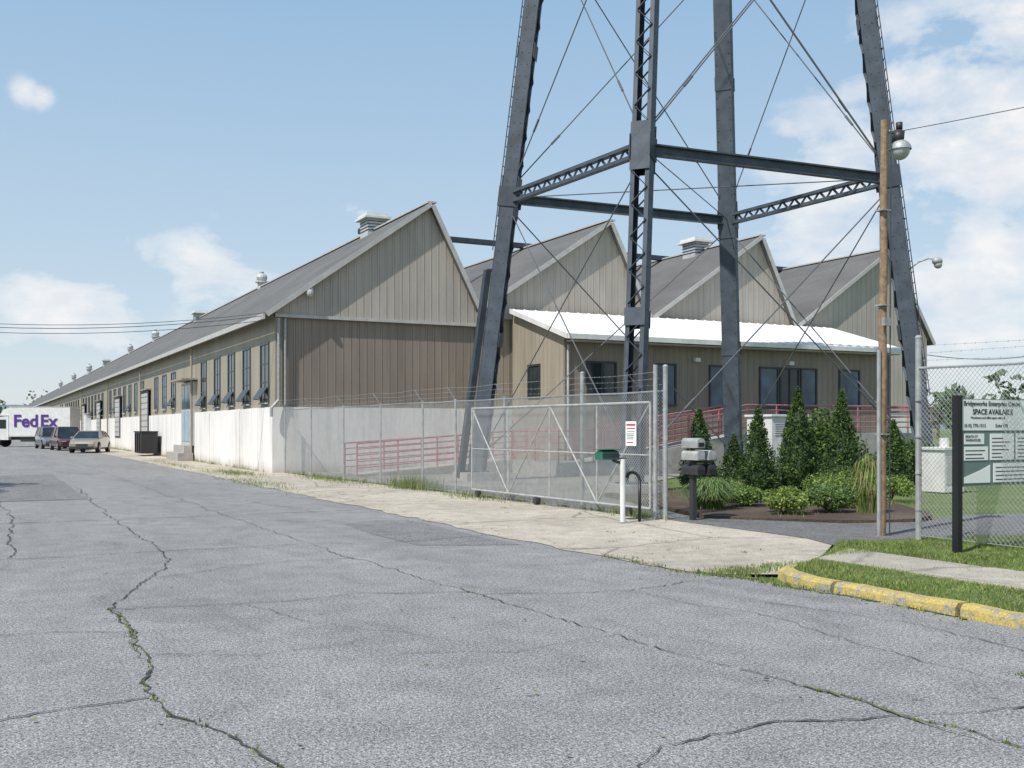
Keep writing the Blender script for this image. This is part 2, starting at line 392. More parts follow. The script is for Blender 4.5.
while len(P)<62000:
    x=random.uniform(7.5,16) if random.random()<0.35 else random.uniform(7.5,11.8); y=random.uniform(2.5,10.6)
    if not inside(x,y,vb): continue
    if SX0+0.03<x<SX1-0.03 and y<9.3 and random.random()>0.012: continue
    P.append((x,y,0.065)); H.append(random.uniform(0.02,0.055)*(0.7+0.5*math.sin(x*3.1+y*1.7)*math.sin(y*2.3)+0.3))
blades('verge_grass',P,H,0.006,['lfC','lfY','lfB','lfR'],lean=1.2,probs=[0.36,0.38,0.06,0.20])
P=[];H=[]
for p,r in weedpts:
    for _ in range(random.choice([0,0,0,1,3,6])):
        P.append((p.x+random.gauss(0,r),p.y+random.gauss(0,r),0.0)); H.append(random.uniform(0.012,0.03))
for p in e1:
    for _ in range(9): P.append((p.x+random.gauss(0,0.06),p.y+random.gauss(0,0.05),0.0)); H.append(random.uniform(0.015,0.05))
for p in g3:
    for _ in range(5): P.append((p.x+random.gauss(0,0.03),p.y+random.gauss(0,0.03),0.0)); H.append(random.uniform(0.01,0.03))
def patch(cx,cy,sx,sy,n,h0,h1,z=0.0):
    for _ in range(n): P.append((cx+random.gauss(0,sx),cy+random.gauss(0,sy),z)); H.append(random.uniform(h0,h1))
patch(7.45,9.1,0.25,0.14,800,0.02,0.07); patch(7.25,8.3,0.06,0.3,250,0.02,0.06); patch(8.3,9.25,0.35,0.12,500,0.02,0.06)
patch(10.5,15.6,0.12,0.4,300,0.05,0.2)
for i in range(40): patch(random.uniform(7.0,10.2),random.uniform(10,34),0.05,0.05,random.choice([5,12,20]),0.01,0.04)
for yy in np.arange(15.2,36.5,0.12):
    if random.random()<0.75: patch(10.72-(yy-14.9)*0.05,yy,0.06,0.08,random.choice([6,14,24]),0.04,0.22)
patch(10.2,25.6,0.25,0.7,1000,0.1,0.45); patch(10.0,21.5,0.2,0.8,300,0.05,0.2); patch(9.6,31,0.3,1.5,900,0.04,0.15)
for yy in np.arange(37,90,0.25):
    if random.random()<0.5: patch(9.15,yy,0.05,0.1,14,0.04,0.22)
patch(7.1,30,0.3,2.0,700,0.03,0.1); patch(8.0,37,0.3,1.5,1100,0.03,0.13); patch(7.4,46,0.25,4,600,0.03,0.12)
# ground cover inside the yard, near the tower feet and in the bed
for i in range(60): patch(random.uniform(12.5,18),random.uniform(14,24),0.2,0.2,50,0.04,0.14,0.03)
blades('weeds',P,H,0.007,['lfC','lfY','lfB','lfR'])
rd=random.Random(3); mbd=MB()
for i in range(420):  # fallen leaves and grit along the edges
    x,y=(rd.gauss(7.0,0.35),rd.uniform(5,26)) if rd.random()<0.6 else (rd.uniform(0,10),rd.uniform(4,24))
    s_=rd.uniform(0.008,0.025); a=rd.uniform(0,6.28); z=0.016
    mbd.add([(x+s_*math.cos(a),y+s_*math.sin(a),z),(x-s_*0.6*math.sin(a),y+s_*0.6*math.cos(a),z+0.006),(x-s_*math.cos(a),y-s_*math.sin(a),z+0.002),(x+s_*0.6*math.sin(a),y-s_*0.6*math.cos(a),z)],[(0,1,2,3)],'mulch' if rd.random()<0.5 else 'lfR')
mbd.obj('fallen_leaves')

# ---------------------------------------------------------------- main warehouse
WX=9.34; Y0=36.8; Y1=345
prof=[(WX,5.8),(15.2,10.0),(17.2,6.1),(23.2,10.05),(25.2,6.1),(31.2,10.1),(33.2,6.1),(39.2,10.15),(41.9,6.0)]
wh=empty('warehouse')
mb=MB()
mb.prism_xz([(WX,2.35)]+[(41.9,2.35)]+list(reversed([(x,z-0.02) for x,z in prof])),Y0,Y1,'side'); mb.obj('upper_walls',wh)
mb=MB(); mb.prism_xz([(WX-0.12,-0.05),(42,-0.05),(42,2.35),(WX-0.12,2.35)],Y0-0.12,Y1,'white')
for i in range(18): mb.box(WX-0.16,WX-0.121,Y0+5+i*6.1,Y0+5.35+i*6.1,0,2.3,'white')
mb.obj('masonry_base',wh)
mb=MB()
mb.box(WX+0.25,17.15,Y0-0.04,Y0-0.003,2.36,5.55,'brown_shaded')  # recessed wall coloured darker for the shade below the gable
def gab(xl,zl,xr,zr,xv,zv,zb,k):
    pts=[(xl,zb),(xv,zb),(xv,zv),(xr,zr),(xl,zl)]
    mb.prism_xz(pts,Y0-0.17,Y0-0.045,k)
gab(WX,5.8,15.2,9.98,17.2,6.08,5.62,'gable')
gab(17.2,6.1,23.2,10.03,25.2,6.08,5.9,'gable'); gab(25.2,6.1,31.2,10.08,33.2,6.08,5.9,'gable'); gab(33.2,6.1,39.2,10.13,41.9,6.0,2.4,'gable')
mb.obj('gable_panels',wh)
mb=MB()
mb.box(WX-0.03,17.3,Y0-0.21,Y0-0.171,5.54,5.65,'trim')
mb.box(WX-0.03,17.25,Y0-0.169,Y0-0.005,5.55,5.615,'dark')
mb.box(WX-0.02,WX+0.24,Y0-0.10,Y0-0.002,2.36,5.54,'side'); mb.box(17.16,17.5,Y0-0.10,Y0-0.002,2.36,5.54,'brown_shaded')
rb=MB()
def slab(p,q,oh0,oh1,k='roof',th=0.12):
    p=Vector(p);q=Vector(q);d=(q-p).normalized(); n=Vector((-d.y,d.x)); 
    if n.y<0:n=-n
    a=p-d*oh0;b=q+d*oh1
    rb.prism_xz([tuple(a),tuple(b),tuple(b+n*th),tuple(a+n*th)],Y0-0.42,Y1+0.4,k)
    a2=a-n*0.03;b2=b-n*0.03
    mb.prism_xz([tuple(a2),tuple(b2),tuple(b+n*(th+0.02)),tuple(a+n*(th+0.02))],Y0-0.46,Y0-0.423,'trim')
for i in range(4):
    l=prof[2*i]; r=prof[2*i+1]; v=prof[2*i+2]
    slab(l,r,0.45 if i==0 else 0.0,0.04); 
    slab(v,r,0.35 if i==3 else -0.12,-0.02)
    rb.box(r[0]-0.16,r[0]+0.2,Y0-0.44,Y1+0.4,r[1]+0.11,r[1]+0.17,'trim')
rb.obj('roof',wh)
ex=WX-0.42; ez=5.8-0.45*0.717*0.8
mb.box(ex-0.10,ex-0.02,Y0-0.40,Y1,ez-0.11,ez+0.08,'trim')
mb.tube((WX+0.08,Y0-0.24,5.5),(WX+0.08,Y0-0.24,2.6),0.05,'galv'); mb.tube((WX+0.32,Y0-0.2,5.5),(WX+0.32,Y0-0.2,2.4),0.045,'galv')
mb.path([(WX+0.08,Y0-0.24,2.6),(WX-0.2,Y0-0.3,2.3),(WX-0.2,Y0-0.3,2.0)],0.05,'galv')
for yy in (Y0+15.0,Y0+33,Y0+52,Y0+76):
    mb.tube((WX-0.25,yy,5.4),(WX-0.25,yy,0.1),0.05,'side')
mb.obj('trim_and_gutters',wh)
wb=MB()
def swin(y,w,z0,z1,open_=True,k='glass'):
    x=WX
    wb.box(x-0.05,x-0.003,y-w/2-0.07,y+w/2+0.07,z0-0.07,z0,'blue'); wb.box(x-0.05,x-0.003,y-w/2-0.07,y+w/2+0.07,z1,z1+0.07,'blue')
    wb.box(x-0.045,x-0.003,y-w/2-0.07,y-w/2,z0,z1,'blue'); wb.box(x-0.045,x-0.003,y+w/2,y+w/2+0.07,z0,z1,'blue')
    wb.box(x-0.012,x-0.004,y-w/2,y+w/2,z0,z1,k)
    for t in (0.33,0.66): wb.box(x-0.03,x-0.013,y-w/2,y+w/2,z0+(z1-z0)*t-0.02,z0+(z1-z0)*t+0.02,'blue')
    wb.box(x-0.028,x-0.013,y-0.018,y+0.018,z0,z1,'blue')
    wb.box(x-0.13,x-0.06,y-w/2-0.1,y+w/2+0.1,z0-0.13,z0-0.075,'trim')
    if open_:
        wb.beam((x-0.06,y,z0+0.48),(x-0.34,y,z0+0.06),w*0.9,0.03,'blue',up=(1,0,1))
        for s in (-1,1): wb.beam((x-0.06,y+s*w*0.42,z0+0.04),(x-0.33,y+s*w*0.42,z0+0.06),0.025,0.025,'dark')
for y in (38.2,41.1,43.9,46.8,49.9): swin(y,1.15,2.6,4.65)
for i,y in enumerate(np.arange(58.5,150,3.05)):
    if i%8 in (3,): continue
    swin(float(y),1.2,2.75,4.55,open_=(i%3==0),k='glassb' if i%4==1 else 'glass')
wb.obj('windows',wh)
db=MB()
db.box(WX-0.20,WX-0.122,51.7,54.9,0.75,2.349,'trim'); db.box(WX-0.20,WX-0.003,51.7,54.9,2.351,3.85,'trim')
for a,b in ((51.9,52.8),(52.9,53.75),(53.85,54.7)):
    db.box(WX-0.225,WX-0.205,a,b,0.95,2.45,'doorp'); db.box(WX-0.225,WX-0.205,a,b,2.55,3.7,'glassb')
db.box(WX-0.75,WX-0.003,51.5,55.1,3.92,4.0,'side'); db.box(WX-0.9,WX-0.201,51.6,55.0,-0.02,0.4,'conc'); db.box(WX-0.6,WX-0.202,51.8,54.8,0.402,0.75,'conc')
for yy in (68.5,83,97,112,131):
    db.box(WX-0.17,WX-0.13,yy-1.6,yy+1.6,0.9,3.9,'dark'); db.box(WX-0.195,WX-0.173,yy-1.4,yy+1.4,1.0,3.75,'trim')
    for j in range(7): db.box(WX-0.208,WX-0.196,yy-1.4,yy+1.4,1.3+j*0.37,1.325+j*0.37,'dark')
    db.box(WX-0.3,WX-0.003,yy-1.7,yy+1.7,3.95,4.02,'side')
db.box(WX-0.6,WX-0.13,104,106,0,2.9,'wtrim'); db.box(WX-0.65,WX-0.12,103.9,106.1,2.9,2.98,'trim')
db.obj('doors',wh)
vb2=MB()
def boxvent(x,y,z):
    vb2.box(x-0.4,x+0.4,y-0.5,y+0.5,z-0.4,z+0.55,'vent'); vb2.box(x-0.58,x+0.58,y-0.72,y+0.72,z+0.56,z+0.65,'wtrim')
    vb2.box(x-0.48,x+0.48,y-0.6,y+0.6,z+0.65,z+0.78,'wtrim'); 
    for j in range(4): vb2.box(x-0.42,x+0.42,y-0.52,y+0.52,z+0.05+j*0.13,z+0.08+j*0.13,'dark')
def turbine(x,y,z,s=1.0):
    vb2.tube((x,y,z-0.3),(x,y,z+0.55*s),0.28*s,'vent',12); vb2.tube((x,y,z+0.55*s),(x,y,z+0.65*s),0.45*s,'vent',12)
    vb2.ball((x,y,z+0.9*s),0.38*s,0.38*s,0.30*s,'vent'); vb2.tube((x,y,z+1.18*s),(x,y,z+1.28*s),0.15*s,'galv')
boxvent(15.2,43.0,10.05); boxvent(31.0,41.0,10.0)
turbine(15.2,63,9.9,0.9); boxvent(15.2,83,9.9); turbine(15.2,106,9.9); turbine(15.2,125,10.0,0.9); boxvent(15.2,150,10.1)
turbine(15.2,175,10.1,1.2); turbine(15.2,205,10.1,1.2); turbine(15.2,240,10.1,1.2)
vb2.beam((14.9,44,10.3),(40,44,10.3),0.3,0.22,'towerd')
for i in range(8): vb2.tube((15.4+i*3.3,44,8.0),(15.4+i*3.3,44,10.25),0.04,'towerd')
vb2.box(10.4,10.62,Y0-0.42,Y0-0.17,6.45,6.62,'vent'); vb2.ball((10.5,Y0-0.42,6.42),0.13,0.13,0.14,'lampglass')
vb2.obj('roof_ventilators',wh)

# ---------------------------------------------------------------- low office building
of=empty('office_annex')
LX0,LX1,LY0=18.75,35.0,32.55
def rz(y): return 4.95+(y-31.95)*(6.27-4.95)/(36.4-31.95)
mb=MB()
mb.prism_yz([(LY0,-0.03),(Y0-0.2,-0.03),(Y0-0.2,rz(Y0-0.2)-0.12),(LY0,rz(LY0)-0.12)],LX0,LX1,'side')
mb.obj('walls',of)
mb=MB(); mb.box(LX0+0.02,LX1-0.02,LY0-0.03,LY0-0.003,-0.02,rz(LY0)-0.20,'brown_shaded'); mb.obj('shaded_front',of)  # front wall sheet with the eave shade put into its colour
mb=MB()
mb.prism_yz([(31.9,rz(31.9)-0.10),(36.37,rz(36.37)-0.10),(36.37,rz(36.37)),(31.9,rz(31.9))],LX0-0.2,LX1+0.35,'wroof')
mb.box(LX0-0.2,LX1+0.35,31.82,31.895,rz(31.9)-0.16,rz(31.9)+0.02,'wtrim')
mb.prism_yz([(31.9,rz(31.9)-0.16),(36.37,rz(36.37)-0.16),(36.37,rz(36.37)+0.02),(31.9,rz(31.9)+0.02)],LX0-0.26,LX0-0.203,'wtrim')
for i in range(34): 
    x=LX0-0.1+i*0.49
    mb.prism_yz([(31.92,rz(31.92)+0.001),(36.36,rz(36.36)+0.001),(36.36,rz(36.36)+0.03),(31.92,rz(31.92)+0.03)],x-0.015,x+0.015,'wroof')
mb.obj('roof',of)
mb=MB()
def fwin(x0,x1,z0,z1,n=1,k='glassb'):
    y=LY0-0.03
    mb.box(x0-0.07,x1+0.07,y-0.05,y-0.002,z1,z1+0.07,'dark'); mb.box(x0-0.09,x1+0.09,y-0.08,y-0.002,z0-0.07,z0,'dark')
    mb.box(x0-0.07,x0,y-0.05,y-0.002,z0,z1,'dark'); mb.box(x1,x1+0.07,y-0.05,y-0.002,z0,z1,'dark')
    mb.box(x0,x1,y-0.012,y-0.003,z0,z1,k)
    for i in range(1,n): 
        xx=x0+(x1-x0)*i/n; mb.box(xx-0.03,xx+0.03,y-0.045,y-0.013,z0,z1,'dark')
fwin(19.75,20.9,2.85,3.98,2,'glass'); fwin(22.8,23.6,2.5,3.98,1); fwin(25.3,26.05,2.45,3.98,1)
fwin(27.8,28.65,2.45,3.98,1); fwin(28.85,29.75,1.5,3.98,2,'glass'); fwin(29.95,30.7,2.45,3.98,1); fwin(32.05,33.1,2.45,3.98,1)
mb.box(28.85,29.75,LY0-0.07,LY0-0.045,2.45,2.51,'dark')
mb.box(LX0-0.05,LX0-0.003,34.3,34.38,2.8,3.95,'dark'); mb.box(LX0-0.05,LX0-0.003,35.2,35.28,2.8,3.95,'dark'); mb.box(LX0-0.05,LX0-0.003,34.3,35.28,3.95,4.02,'dark'); mb.box(LX0-0.05,LX0-0.003,34.3,35.28,2.73,2.8,'dark')
mb.box(LX0-0.012,LX0-0.004,34.38,35.2,2.8,3.95,'glass')
mb.obj('windows_and_door',of)
mb=MB()
for x in (29.3,24.6): 
    mb.box(x-0.12,x+0.12,LY0-0.2,LY0-0.035,4.15,4.3,'wtrim')
mb.tube((LX0+0.12,LY0-0.1,4.6),(LX0+0.12,LY0-0.1,0.1),0.045,'trim'); mb.tube((LX1-0.12,LY0-0.1,4.6),(LX1-0.12,LY0-0.1,0.1),0.045,'trim')
mb.box(LX0+0.05,LX1-0.05,31.95,32.45,rz(31.95)-0.235,rz(31.95)-0.2,'trim')
mb.obj('fittings',of)

ra=empty('access_ramp')
mb=MB()
mb.prism_xz([(11.2,-0.02),(17.0,-0.02),(17.0,0.45),(11.2,0.03)],33.2,34.6,'conc')
mb.box(17.0,18.4,29.9,34.6,-0.02,0.45,'conc')
mb.prism_xz([(18.4,-0.02),(25.0,-0.02),(25.0,1.4),(18.4,0.45)],29.9,31.5,'conc')
mb.box(25.0,34.6,29.9,32.48,-0.02,1.4,'conc')
mb.obj('ramp_slab',ra)
mb=MB()
def rail(p,q,h=1.05,step=1.2):
    p=Vector(p);q=Vector(q);n=max(1,int((q-p).length/step))
    for i in range(n+1):
        c=p.lerp(q,i/n); mb.tube(c,c+Vector((0,0,h)),0.028,'pink',6)
    for t in (0.22,0.42,0.62,0.82,1.0): mb.tube(p+Vector((0,0,h*t)),q+Vector((0,0,h*t)),0.020 if t<1 else 0.028,'pink',6)
rail((11.2,33.25,0.03),(17.0,33.25,0.45)); rail((11.2,34.55,0.03),(18.3,34.55,0.47)); rail((17.05,29.95,0.45),(17.05,33.2,0.45))
rail((17.05,29.95,0.45),(18.4,29.95,0.45)); rail((18.4,29.95,0.45),(25,29.95,1.4)); rail((18.4,31.45,0.45),(25,31.45,1.4)); rail((25,29.95,1.4),(34.55,29.95,1.4)); rail((34.55,29.95,1.4),(34.55,32.2,1.4))
mb.obj('railings',ra)

# ---------------------------------------------------------------- water tower
wt=empty('water_tower')
ctr=Vector((18.5,24.7)); zr=8.6
R={'A':Vector((14.36,28.2)),'B':Vector((14.76,21.66)),'C':Vector((22.41,27.85)),'D':Vector((22.66,21.17))}
def lp(n,z):
    k=1-0.023*(z-zr); p=ctr+(R[n]-ctr)*k; return Vector((p.x,p.y,z))
ZT=26.0
for n in 'ABCD':
    mb=MB(); b=lp(n,0.25); t=lp(n,ZT); ax=(t-b).normalized()
    rad=(R[n]-ctr).normalized(); rad=Vector((rad.x,rad.y,0)); rad=(rad-ax*rad.dot(ax)).normalized(); tan=ax.cross(rad).normalized()
    W=0.46 if n!='C' else 0.50; Dp=0.42
    L=(t-b).length
    def plate(c0,c1,wa,wb_,k):
        vs=[]
        for c in (c0,c1):
            for sa,sb in ((-1,-1),(1,-1),(1,1),(-1,1)): vs.append(c+tan*sa*wa/2+rad*sb*wb_/2)
        mb.add(vs,[(0,3,2,1),(4,5,6,7),(0,1,5,4),(1,2,6,5),(2,3,7,6),(3,0,4,7)],k)
    for s in (-1,1):
        o=tan*s*W/2
        plate(b+o,t+o,0.025,Dp,'tower')
        for r_ in (-1,1):
            oo=tan*s*(W/2-0.0545)+rad*r_*(Dp/2-0.012)
            plate(b+oo,t+oo,0.082,0.02,'tower')
    st=0.42
    faces=(1,-1) if n=='B' else ((1,) if n=='C' else (-1,))
    for fsgn in faces:
        off=rad*fsgn*(Dp/2+0.008); z=0.2;i=0
        while z<L-st:
            a=b+ax*z+off+tan*(W/2-0.03)*(1 if i%2 else -1); c=b+ax*(z+st)+off+tan*(W/2-0.03)*(-1 if i%2 else 1)
            mb.beam(a,c,0.012,0.07,'tower',up=rad)
            z+=st;i+=1
    if n!='B':
        sg=-1 if n=='C' else 1
        plate(b+rad*sg*(Dp/2+0.012),t+rad*sg*(Dp/2+0.012),W+0.03,0.02,'tower' if n=='C' else 'towerd')
    for zz in (zr,0.9,17.2,4.3,13):
        c=lp(n,zz); hl=0.62 if zz in (zr,17.2) else 0.22
        for fs_ in (-1,1): plate(c-ax*hl+rad*fs_*(Dp/2+0.034),c+ax*hl+rad*fs_*(Dp/2+0.034),W+0.06,0.014,'tower')
        if zz in (zr,17.2):
            for fs_ in (-1,1): plate(c-ax*0.3+tan*fs_*(W/2+0.03),c+ax*0.3+tan*fs_*(W/2+0.03),0.02,Dp+0.2,'towerd')
    f=lp(n,0.0); mb.box(f.x-0.55,f.x+0.55,f.y-0.55,f.y+0.55,-0.1,0.25,'conc')
    mb.box(f.x-0.3,f.x+0.3,f.y-0.3,f.y+0.3,0.251,0.29,'towerd')
    for zz in np.arange(1.0,15,0.35):
        c=lp(n,zz)
        for s in (-1,1):
            q=c+tan*s*(W/2+0.013); mb.ball(q+rad*0.1,0.018,0.018,0.018,'tower',5,3); mb.ball(q-rad*0.1,0.018,0.018,0.018,'tower',5,3)
            if n=='C': mb.ball(c+tan*s*(W/2-0.05)-rad*(Dp/2+0.025),0.022,0.022,0.022,'tower',5,3)
    mb.obj('leg_'+n.lower(),wt)
mb=MB()
def strut(a,b,z,laced):
    p=lp(a,z);q=lp(b,z); d=(q-p).normalized(); p=p+d*0.22;q=q-d*0.22
    if laced:
        for s in (-1,1): mb.beam(p+Vector((0,0,s*0.14)),q+Vector((0,0,s*0.14)),0.18,0.09,'tower')
        n=int((q-p).length/0.26)
        for i in range(n):
            a_=p.lerp(q,i/n)+Vector((0,0,0.13*(1 if i%2 else -1))); b_=p.lerp(q,(i+1)/n)+Vector((0,0,0.13*(-1 if i%2 else 1)))
            mb.beam(a_,b_,0.02,0.07,'tower')
    else:
        mb.beam(p+Vector((0,0,0.1)),q+Vector((0,0,0.1)),0.22,0.04,'tower'); 
        mb.beam(p+Vector((0,0,-0.03)),q+Vector((0,0,-0.03)),0.05,0.215,'tower')
        mb.beam(p+Vector((0,0,-0.155)),q+Vector((0,0,-0.155)),0.18,0.03,'tower')
for z in (zr,17.2,25.5):
    strut('A','B',z,True); strut('B','D',z,False); strut('A','C',z,False); strut('C','D',z,True)
mb.obj('struts',wt)
mb=MB()
for a,b in (('A','B'),('B','D'),('A','C'),('C','D')):
    for z0,z1 in ((0.7,zr-0.3),(zr+0.3,17.0),(17.4,25.4)):
        for u,v in ((a,b),(b,a)):
            p=lp(u,z0);q=lp(v,z1); dd=(q-p).normalized(); sd=dd.cross(Vector((0,0,1))).normalized()*0.07
            mb.tube(p,q,0.019,'rod',6)
            if (a,b)==('B','D') and z0>1: mb.tube(p+sd+Vector((0,0,0.12)),q+sd+Vector((0,0,0.12)),0.019,'rod',6)
            m_=p.lerp(q,0.18); mb.tube(m_,m_+dd*0.4,0.035,'rod',6)
for u,v in (('A','D'),('B','C')): mb.tube(lp(u,zr),lp(v,zr),0.016,'rod',6)
mb.obj('tie_rods',wt)
mb=MB()
def ladder(n,z0,z1,off):
    a=lp(n,z0);b=lp(n,z1); rad=(R[n]-ctr).normalized(); rad=Vector((rad.x,rad.y,0)); tn=Vector((-rad.y,rad.x,0))
    a=a+rad*off;b=b+rad*off
    for s in (-0.2,0.2): mb.beam(a+tn*s,b+tn*s,0.05,0.02,'tower')
    N=int((z1-z0)/0.3)
    for i in range(N): 
        c=a.lerp(b,(i+0.5)/N); mb.tube(c-tn*0.2,c+tn*0.2,0.012,'tower',5)
        if i%8==0: mb.beam(c,c-rad*(off-0.2),0.03,0.03,'tower')
ladder('D',2.5,25,0.32); ladder('A',7,25,0.30)
a=lp('A',0.1)+Vector((-0.5,0.1,0)); b=lp('A',6.4)+Vector((-0.42,0.1,0)); mb.beam(a,b,0.2,0.18,'towerd',up=(1,0,0)); mb.beam(b,lp('A',6.4),0.08,0.08,'towerd')
mb.obj('ladders',wt)

# ---------------------------------------------------------------- chain link fences
def mesh_panel(mb,p0,p1,z0,z1,k='galv',sp=0.070,r=0.0028):
    p0=Vector(p0);p1=Vector(p1); L=(p1-p0).length; d=(p1-p0)/L; H_=z1-z0
    def P3(s,z,o): 
        n=Vector((-d.y,d.x))*o; return (p0.x+d.x*s+n.x,p0.y+d.y*s+n.y,z0+z)
    c=-H_
    while c<L:
        a=max(0,-c); b=min(H_,L-c)
        if b>a:
            mb.tube(P3(a+c,a,0.003),P3(b+c,b,0.003),r,k,4,cap=False)
            mb.tube(P3(a+c,H_-a,-0.003),P3(b+c,H_-b,-0.003),r,k,4,cap=False)
        c+=sp
def fence(name,pts,h=2.25,zb=0.0,k='galv',side=-1,bigend=None):
    mb=MB()
    for i,p in enumerate(pts):
        a=Vector(pts[max(0,i-1)]);b=Vector(pts[min(i+1,len(pts)-1)]); d=(b-a).normalized(); n=Vector((-d.y,d.x))*side
        big = bigend is not None and i in bigend
        r=0.042 if big else 0.027
        ht=h+0.42 if big else h+0.03
        lx_=random.uniform(-0.02,0.02)
        mb.tube((p[0],p[1],zb-0.05),(p[0]+lx_,p[1]+lx_,zb+ht),r,k,10); mb.ball((p[0]+lx_,p[1]+lx_,zb+ht),r*1.15,r*1.15,r*0.9,k,10,6)
        if not big: mb.beam((p[0],p[1],zb+h),(p[0]+n.x*0.22,p[1]+n.y*0.22,zb+h+0.32),0.02,0.025,k)
        else:
            for zz in (0.4,0.9,1.4,1.9): mb.tube((p[0],p[1],zb+zz),(p[0],p[1],zb+zz+0.03),r*1.12,k,10)
    for i in range(len(pts)-1):
        p=Vector(pts[i]);q=Vector(pts[i+1])
        mesh_panel(mb,p,q,zb+0.05,zb+h,k)
        mid=Vector((p.x,p.y,zb+h)).lerp(Vector((q.x,q.y,zb+h)),0.5)-Vector((0,0,random.uniform(0,0.03)))
        mb.tube((p.x,p.y,zb+h),mid,0.018,k,6); mb.tube(mid,(q.x,q.y,zb+h),0.018,k,6)
        mb.tube((p.x,p.y,zb+0.06),(q.x,q.y,zb+0.06),0.005,k,4)
        d=(q-p).normalized(); n=Vector((-d.y,d.x))*side
        for t in (0.33,0.66,1.0):
            P_=Vector((p.x+n.x*0.22*t,p.y+n.y*0.22*t,zb+h+0.32*t));Q_=Vector((q.x+n.x*0.22*t,q.y+n.y*0.22*t,zb+h+0.32*t))
            sg=random.uniform(0.0,0.05); mm=P_.lerp(Q_,0.5)-Vector((0,0,sg))
            mb.tube(P_,mm,0.003,k,4); mb.tube(mm,Q_,0.003,k,4)
            N=int((q-p).length/0.16)
            for j in range(N):
                u=(j+0.5)/N; c=P_.lerp(Q_,u)-Vector((0,0,sg*(1-abs(2*u-1)))); mb.beam(c-Vector((0,0,0.015)),c+Vector((0.01,0,0.015)),0.0035,0.0035,k)
    return mb.obj(name)
fx=lambda y: 10.62-(y-14.9)*0.047
fy=[14.9,17.5,20.6,23.0,24.9,27.7,30.6,33.6,36.4]
fence('chain_link_fence',[(fx(y),y) for y in fy],bigend=[0,1],side=1)
fence('chain_link_fence',[(11.45,10.15),(11.42,7.2),(11.4,4.2),(11.4,1.2),(11.4,-2),(11.4,-5),(11.4,-8)],h=2.35,zb=0.07,bigend=[0],side=1)
g=MB(); gx=lambda y: fx(y)-0.13
def gb(y0,z0,y1,z1,r=0.022): g.tube((gx(y0),y0,z0),(gx(y1),y1,z1),r,'galvw',8)
ga,gz=15.15,21.9
gb(ga,0.18,gz,0.18,0.024); gb(ga,2.05,gz,2.05,0.024); gb(ga,0.18,ga,2.05,0.024); gb(gz,0.18,gz,2.05)
seg=[ga,16.8,18.5,20.2,gz]
for i in range(1,4): gb(seg[i],0.18,seg[i],2.05,0.018)
for i in range(4):
    if i%2: gb(seg[i],0.18,seg[i+1],2.05,0.016)
    else: gb(seg[i],2.05,seg[i+1],0.18,0.016)
gb(ga,1.12,gz,1.12,0.014)
mesh_panel(g,(gx(ga),ga),(gx(gz),gz),0.2,2.05)
for y in (15.8,19,21.6): g.tube((gx(y)-0.05,y,0.09),(gx(y)+0.05,y,0.09),0.08,'dark',12)
g.tube((gx(15.0)-0.02,14.98,0),(gx(15.0)-0.02,14.98,2.7),0.038,'galv',10)
g.obj('sliding_gate')
s=MB(); sy=15.75; sx=gx(sy)-0.05
s.box(sx-0.006,sx,sy-0.28,sy+0.06,1.28,1.72,'signw')
for j,(k,z,h_) in enumerate([('red',1.64,0.035),('red',1.58,0.02),('red',1.53,0.012),('dark',1.49,0.01),('dark',1.46,0.01),('dark',1.43,0.01),('dark',1.40,0.01),('red',1.33,0.02)]):
    s.box(sx-0.0075,sx-0.0062,sy-0.25+0.01*j,sy+0.03-0.012*(j%3),z,z+h_,k)
s.obj('warning_sign')

s=MB(); px_,py_=9.62,14.72
s.tube((px_,py_,-0.02),(px_,py_,1.08),0.045,'wpaint',12); s.box(px_-0.1,px_+0.1,py_-0.1,py_+0.1,-0.01,0.025,'galv')
s.box(px_-0.12,px_+0.06,py_-0.02,py_+0.1,1.08,1.1,'dark'); s.obj('gate_post')
s=MB(); bx,by=9.47,14.95
s.prism_yz([(by-0.1,1.06),(by+0.16,1.06),(by+0.16,1.17),(by+0.03,1.23),(by-0.1,1.2)],bx-0.16,bx+0.16,'green')
s.box(bx-0.17,bx+0.17,by-0.105,by-0.1,1.1,1.17,'dark'); s.tube((bx+0.1,by,1.05),(px_,py_+0.03,1.0),0.025,'dark')
s.box(bx-0.19,bx+0.19,by-0.12,by+0.18,1.232,1.242,'green')
s.obj('green_keypad_box',bevel=0.008)
s=MB(); hx,hy=9.98,14.75
pts=[(hx,hy,0)]+[(hx,hy,0.72)]+[(hx-0.13+0.13*math.cos(t),hy+0.03*math.sin(t),0.72+0.13*math.sin(t)) for t in np.linspace(0.2,math.pi*0.9,8)]
s.path(pts,0.028,'black',8); s.obj('hooked_pipe_stand',smooth=True)

s=MB(); mx,my=10.95,14.55
s.box(mx-0.04,mx+0.04,my-0.05,my+0.05,0,1.0,'dark'); s.box(mx-0.12,mx+0.4,my-0.05,my+0.05,1.0,1.05,'dark')
for j,(z,k) in enumerate(((1.05,'galvw'),(0.80,'dark'),(1.26,'galv'))):
    for i in range(2):
        if j==2 and i==1: continue
        x=mx-0.02+i*0.24
        pr=[(x-0.08,z),(x+0.08,z),(x+0.08,z+0.10)]+[(x+0.08*math.cos(t),z+0.10+0.07*math.sin(t)) for t in np.linspace(0.3,math.pi-0.3,6)]+[(x-0.08,z+0.10)]
        s.prism_xz(pr,my-0.26,my+0.2,k)
        s.box(x-0.06,x+0.06,my-0.267,my-0.261,z+0.02,z+0.09,'galv' if j==0 else 'black')
s.obj('mailbox_cluster')

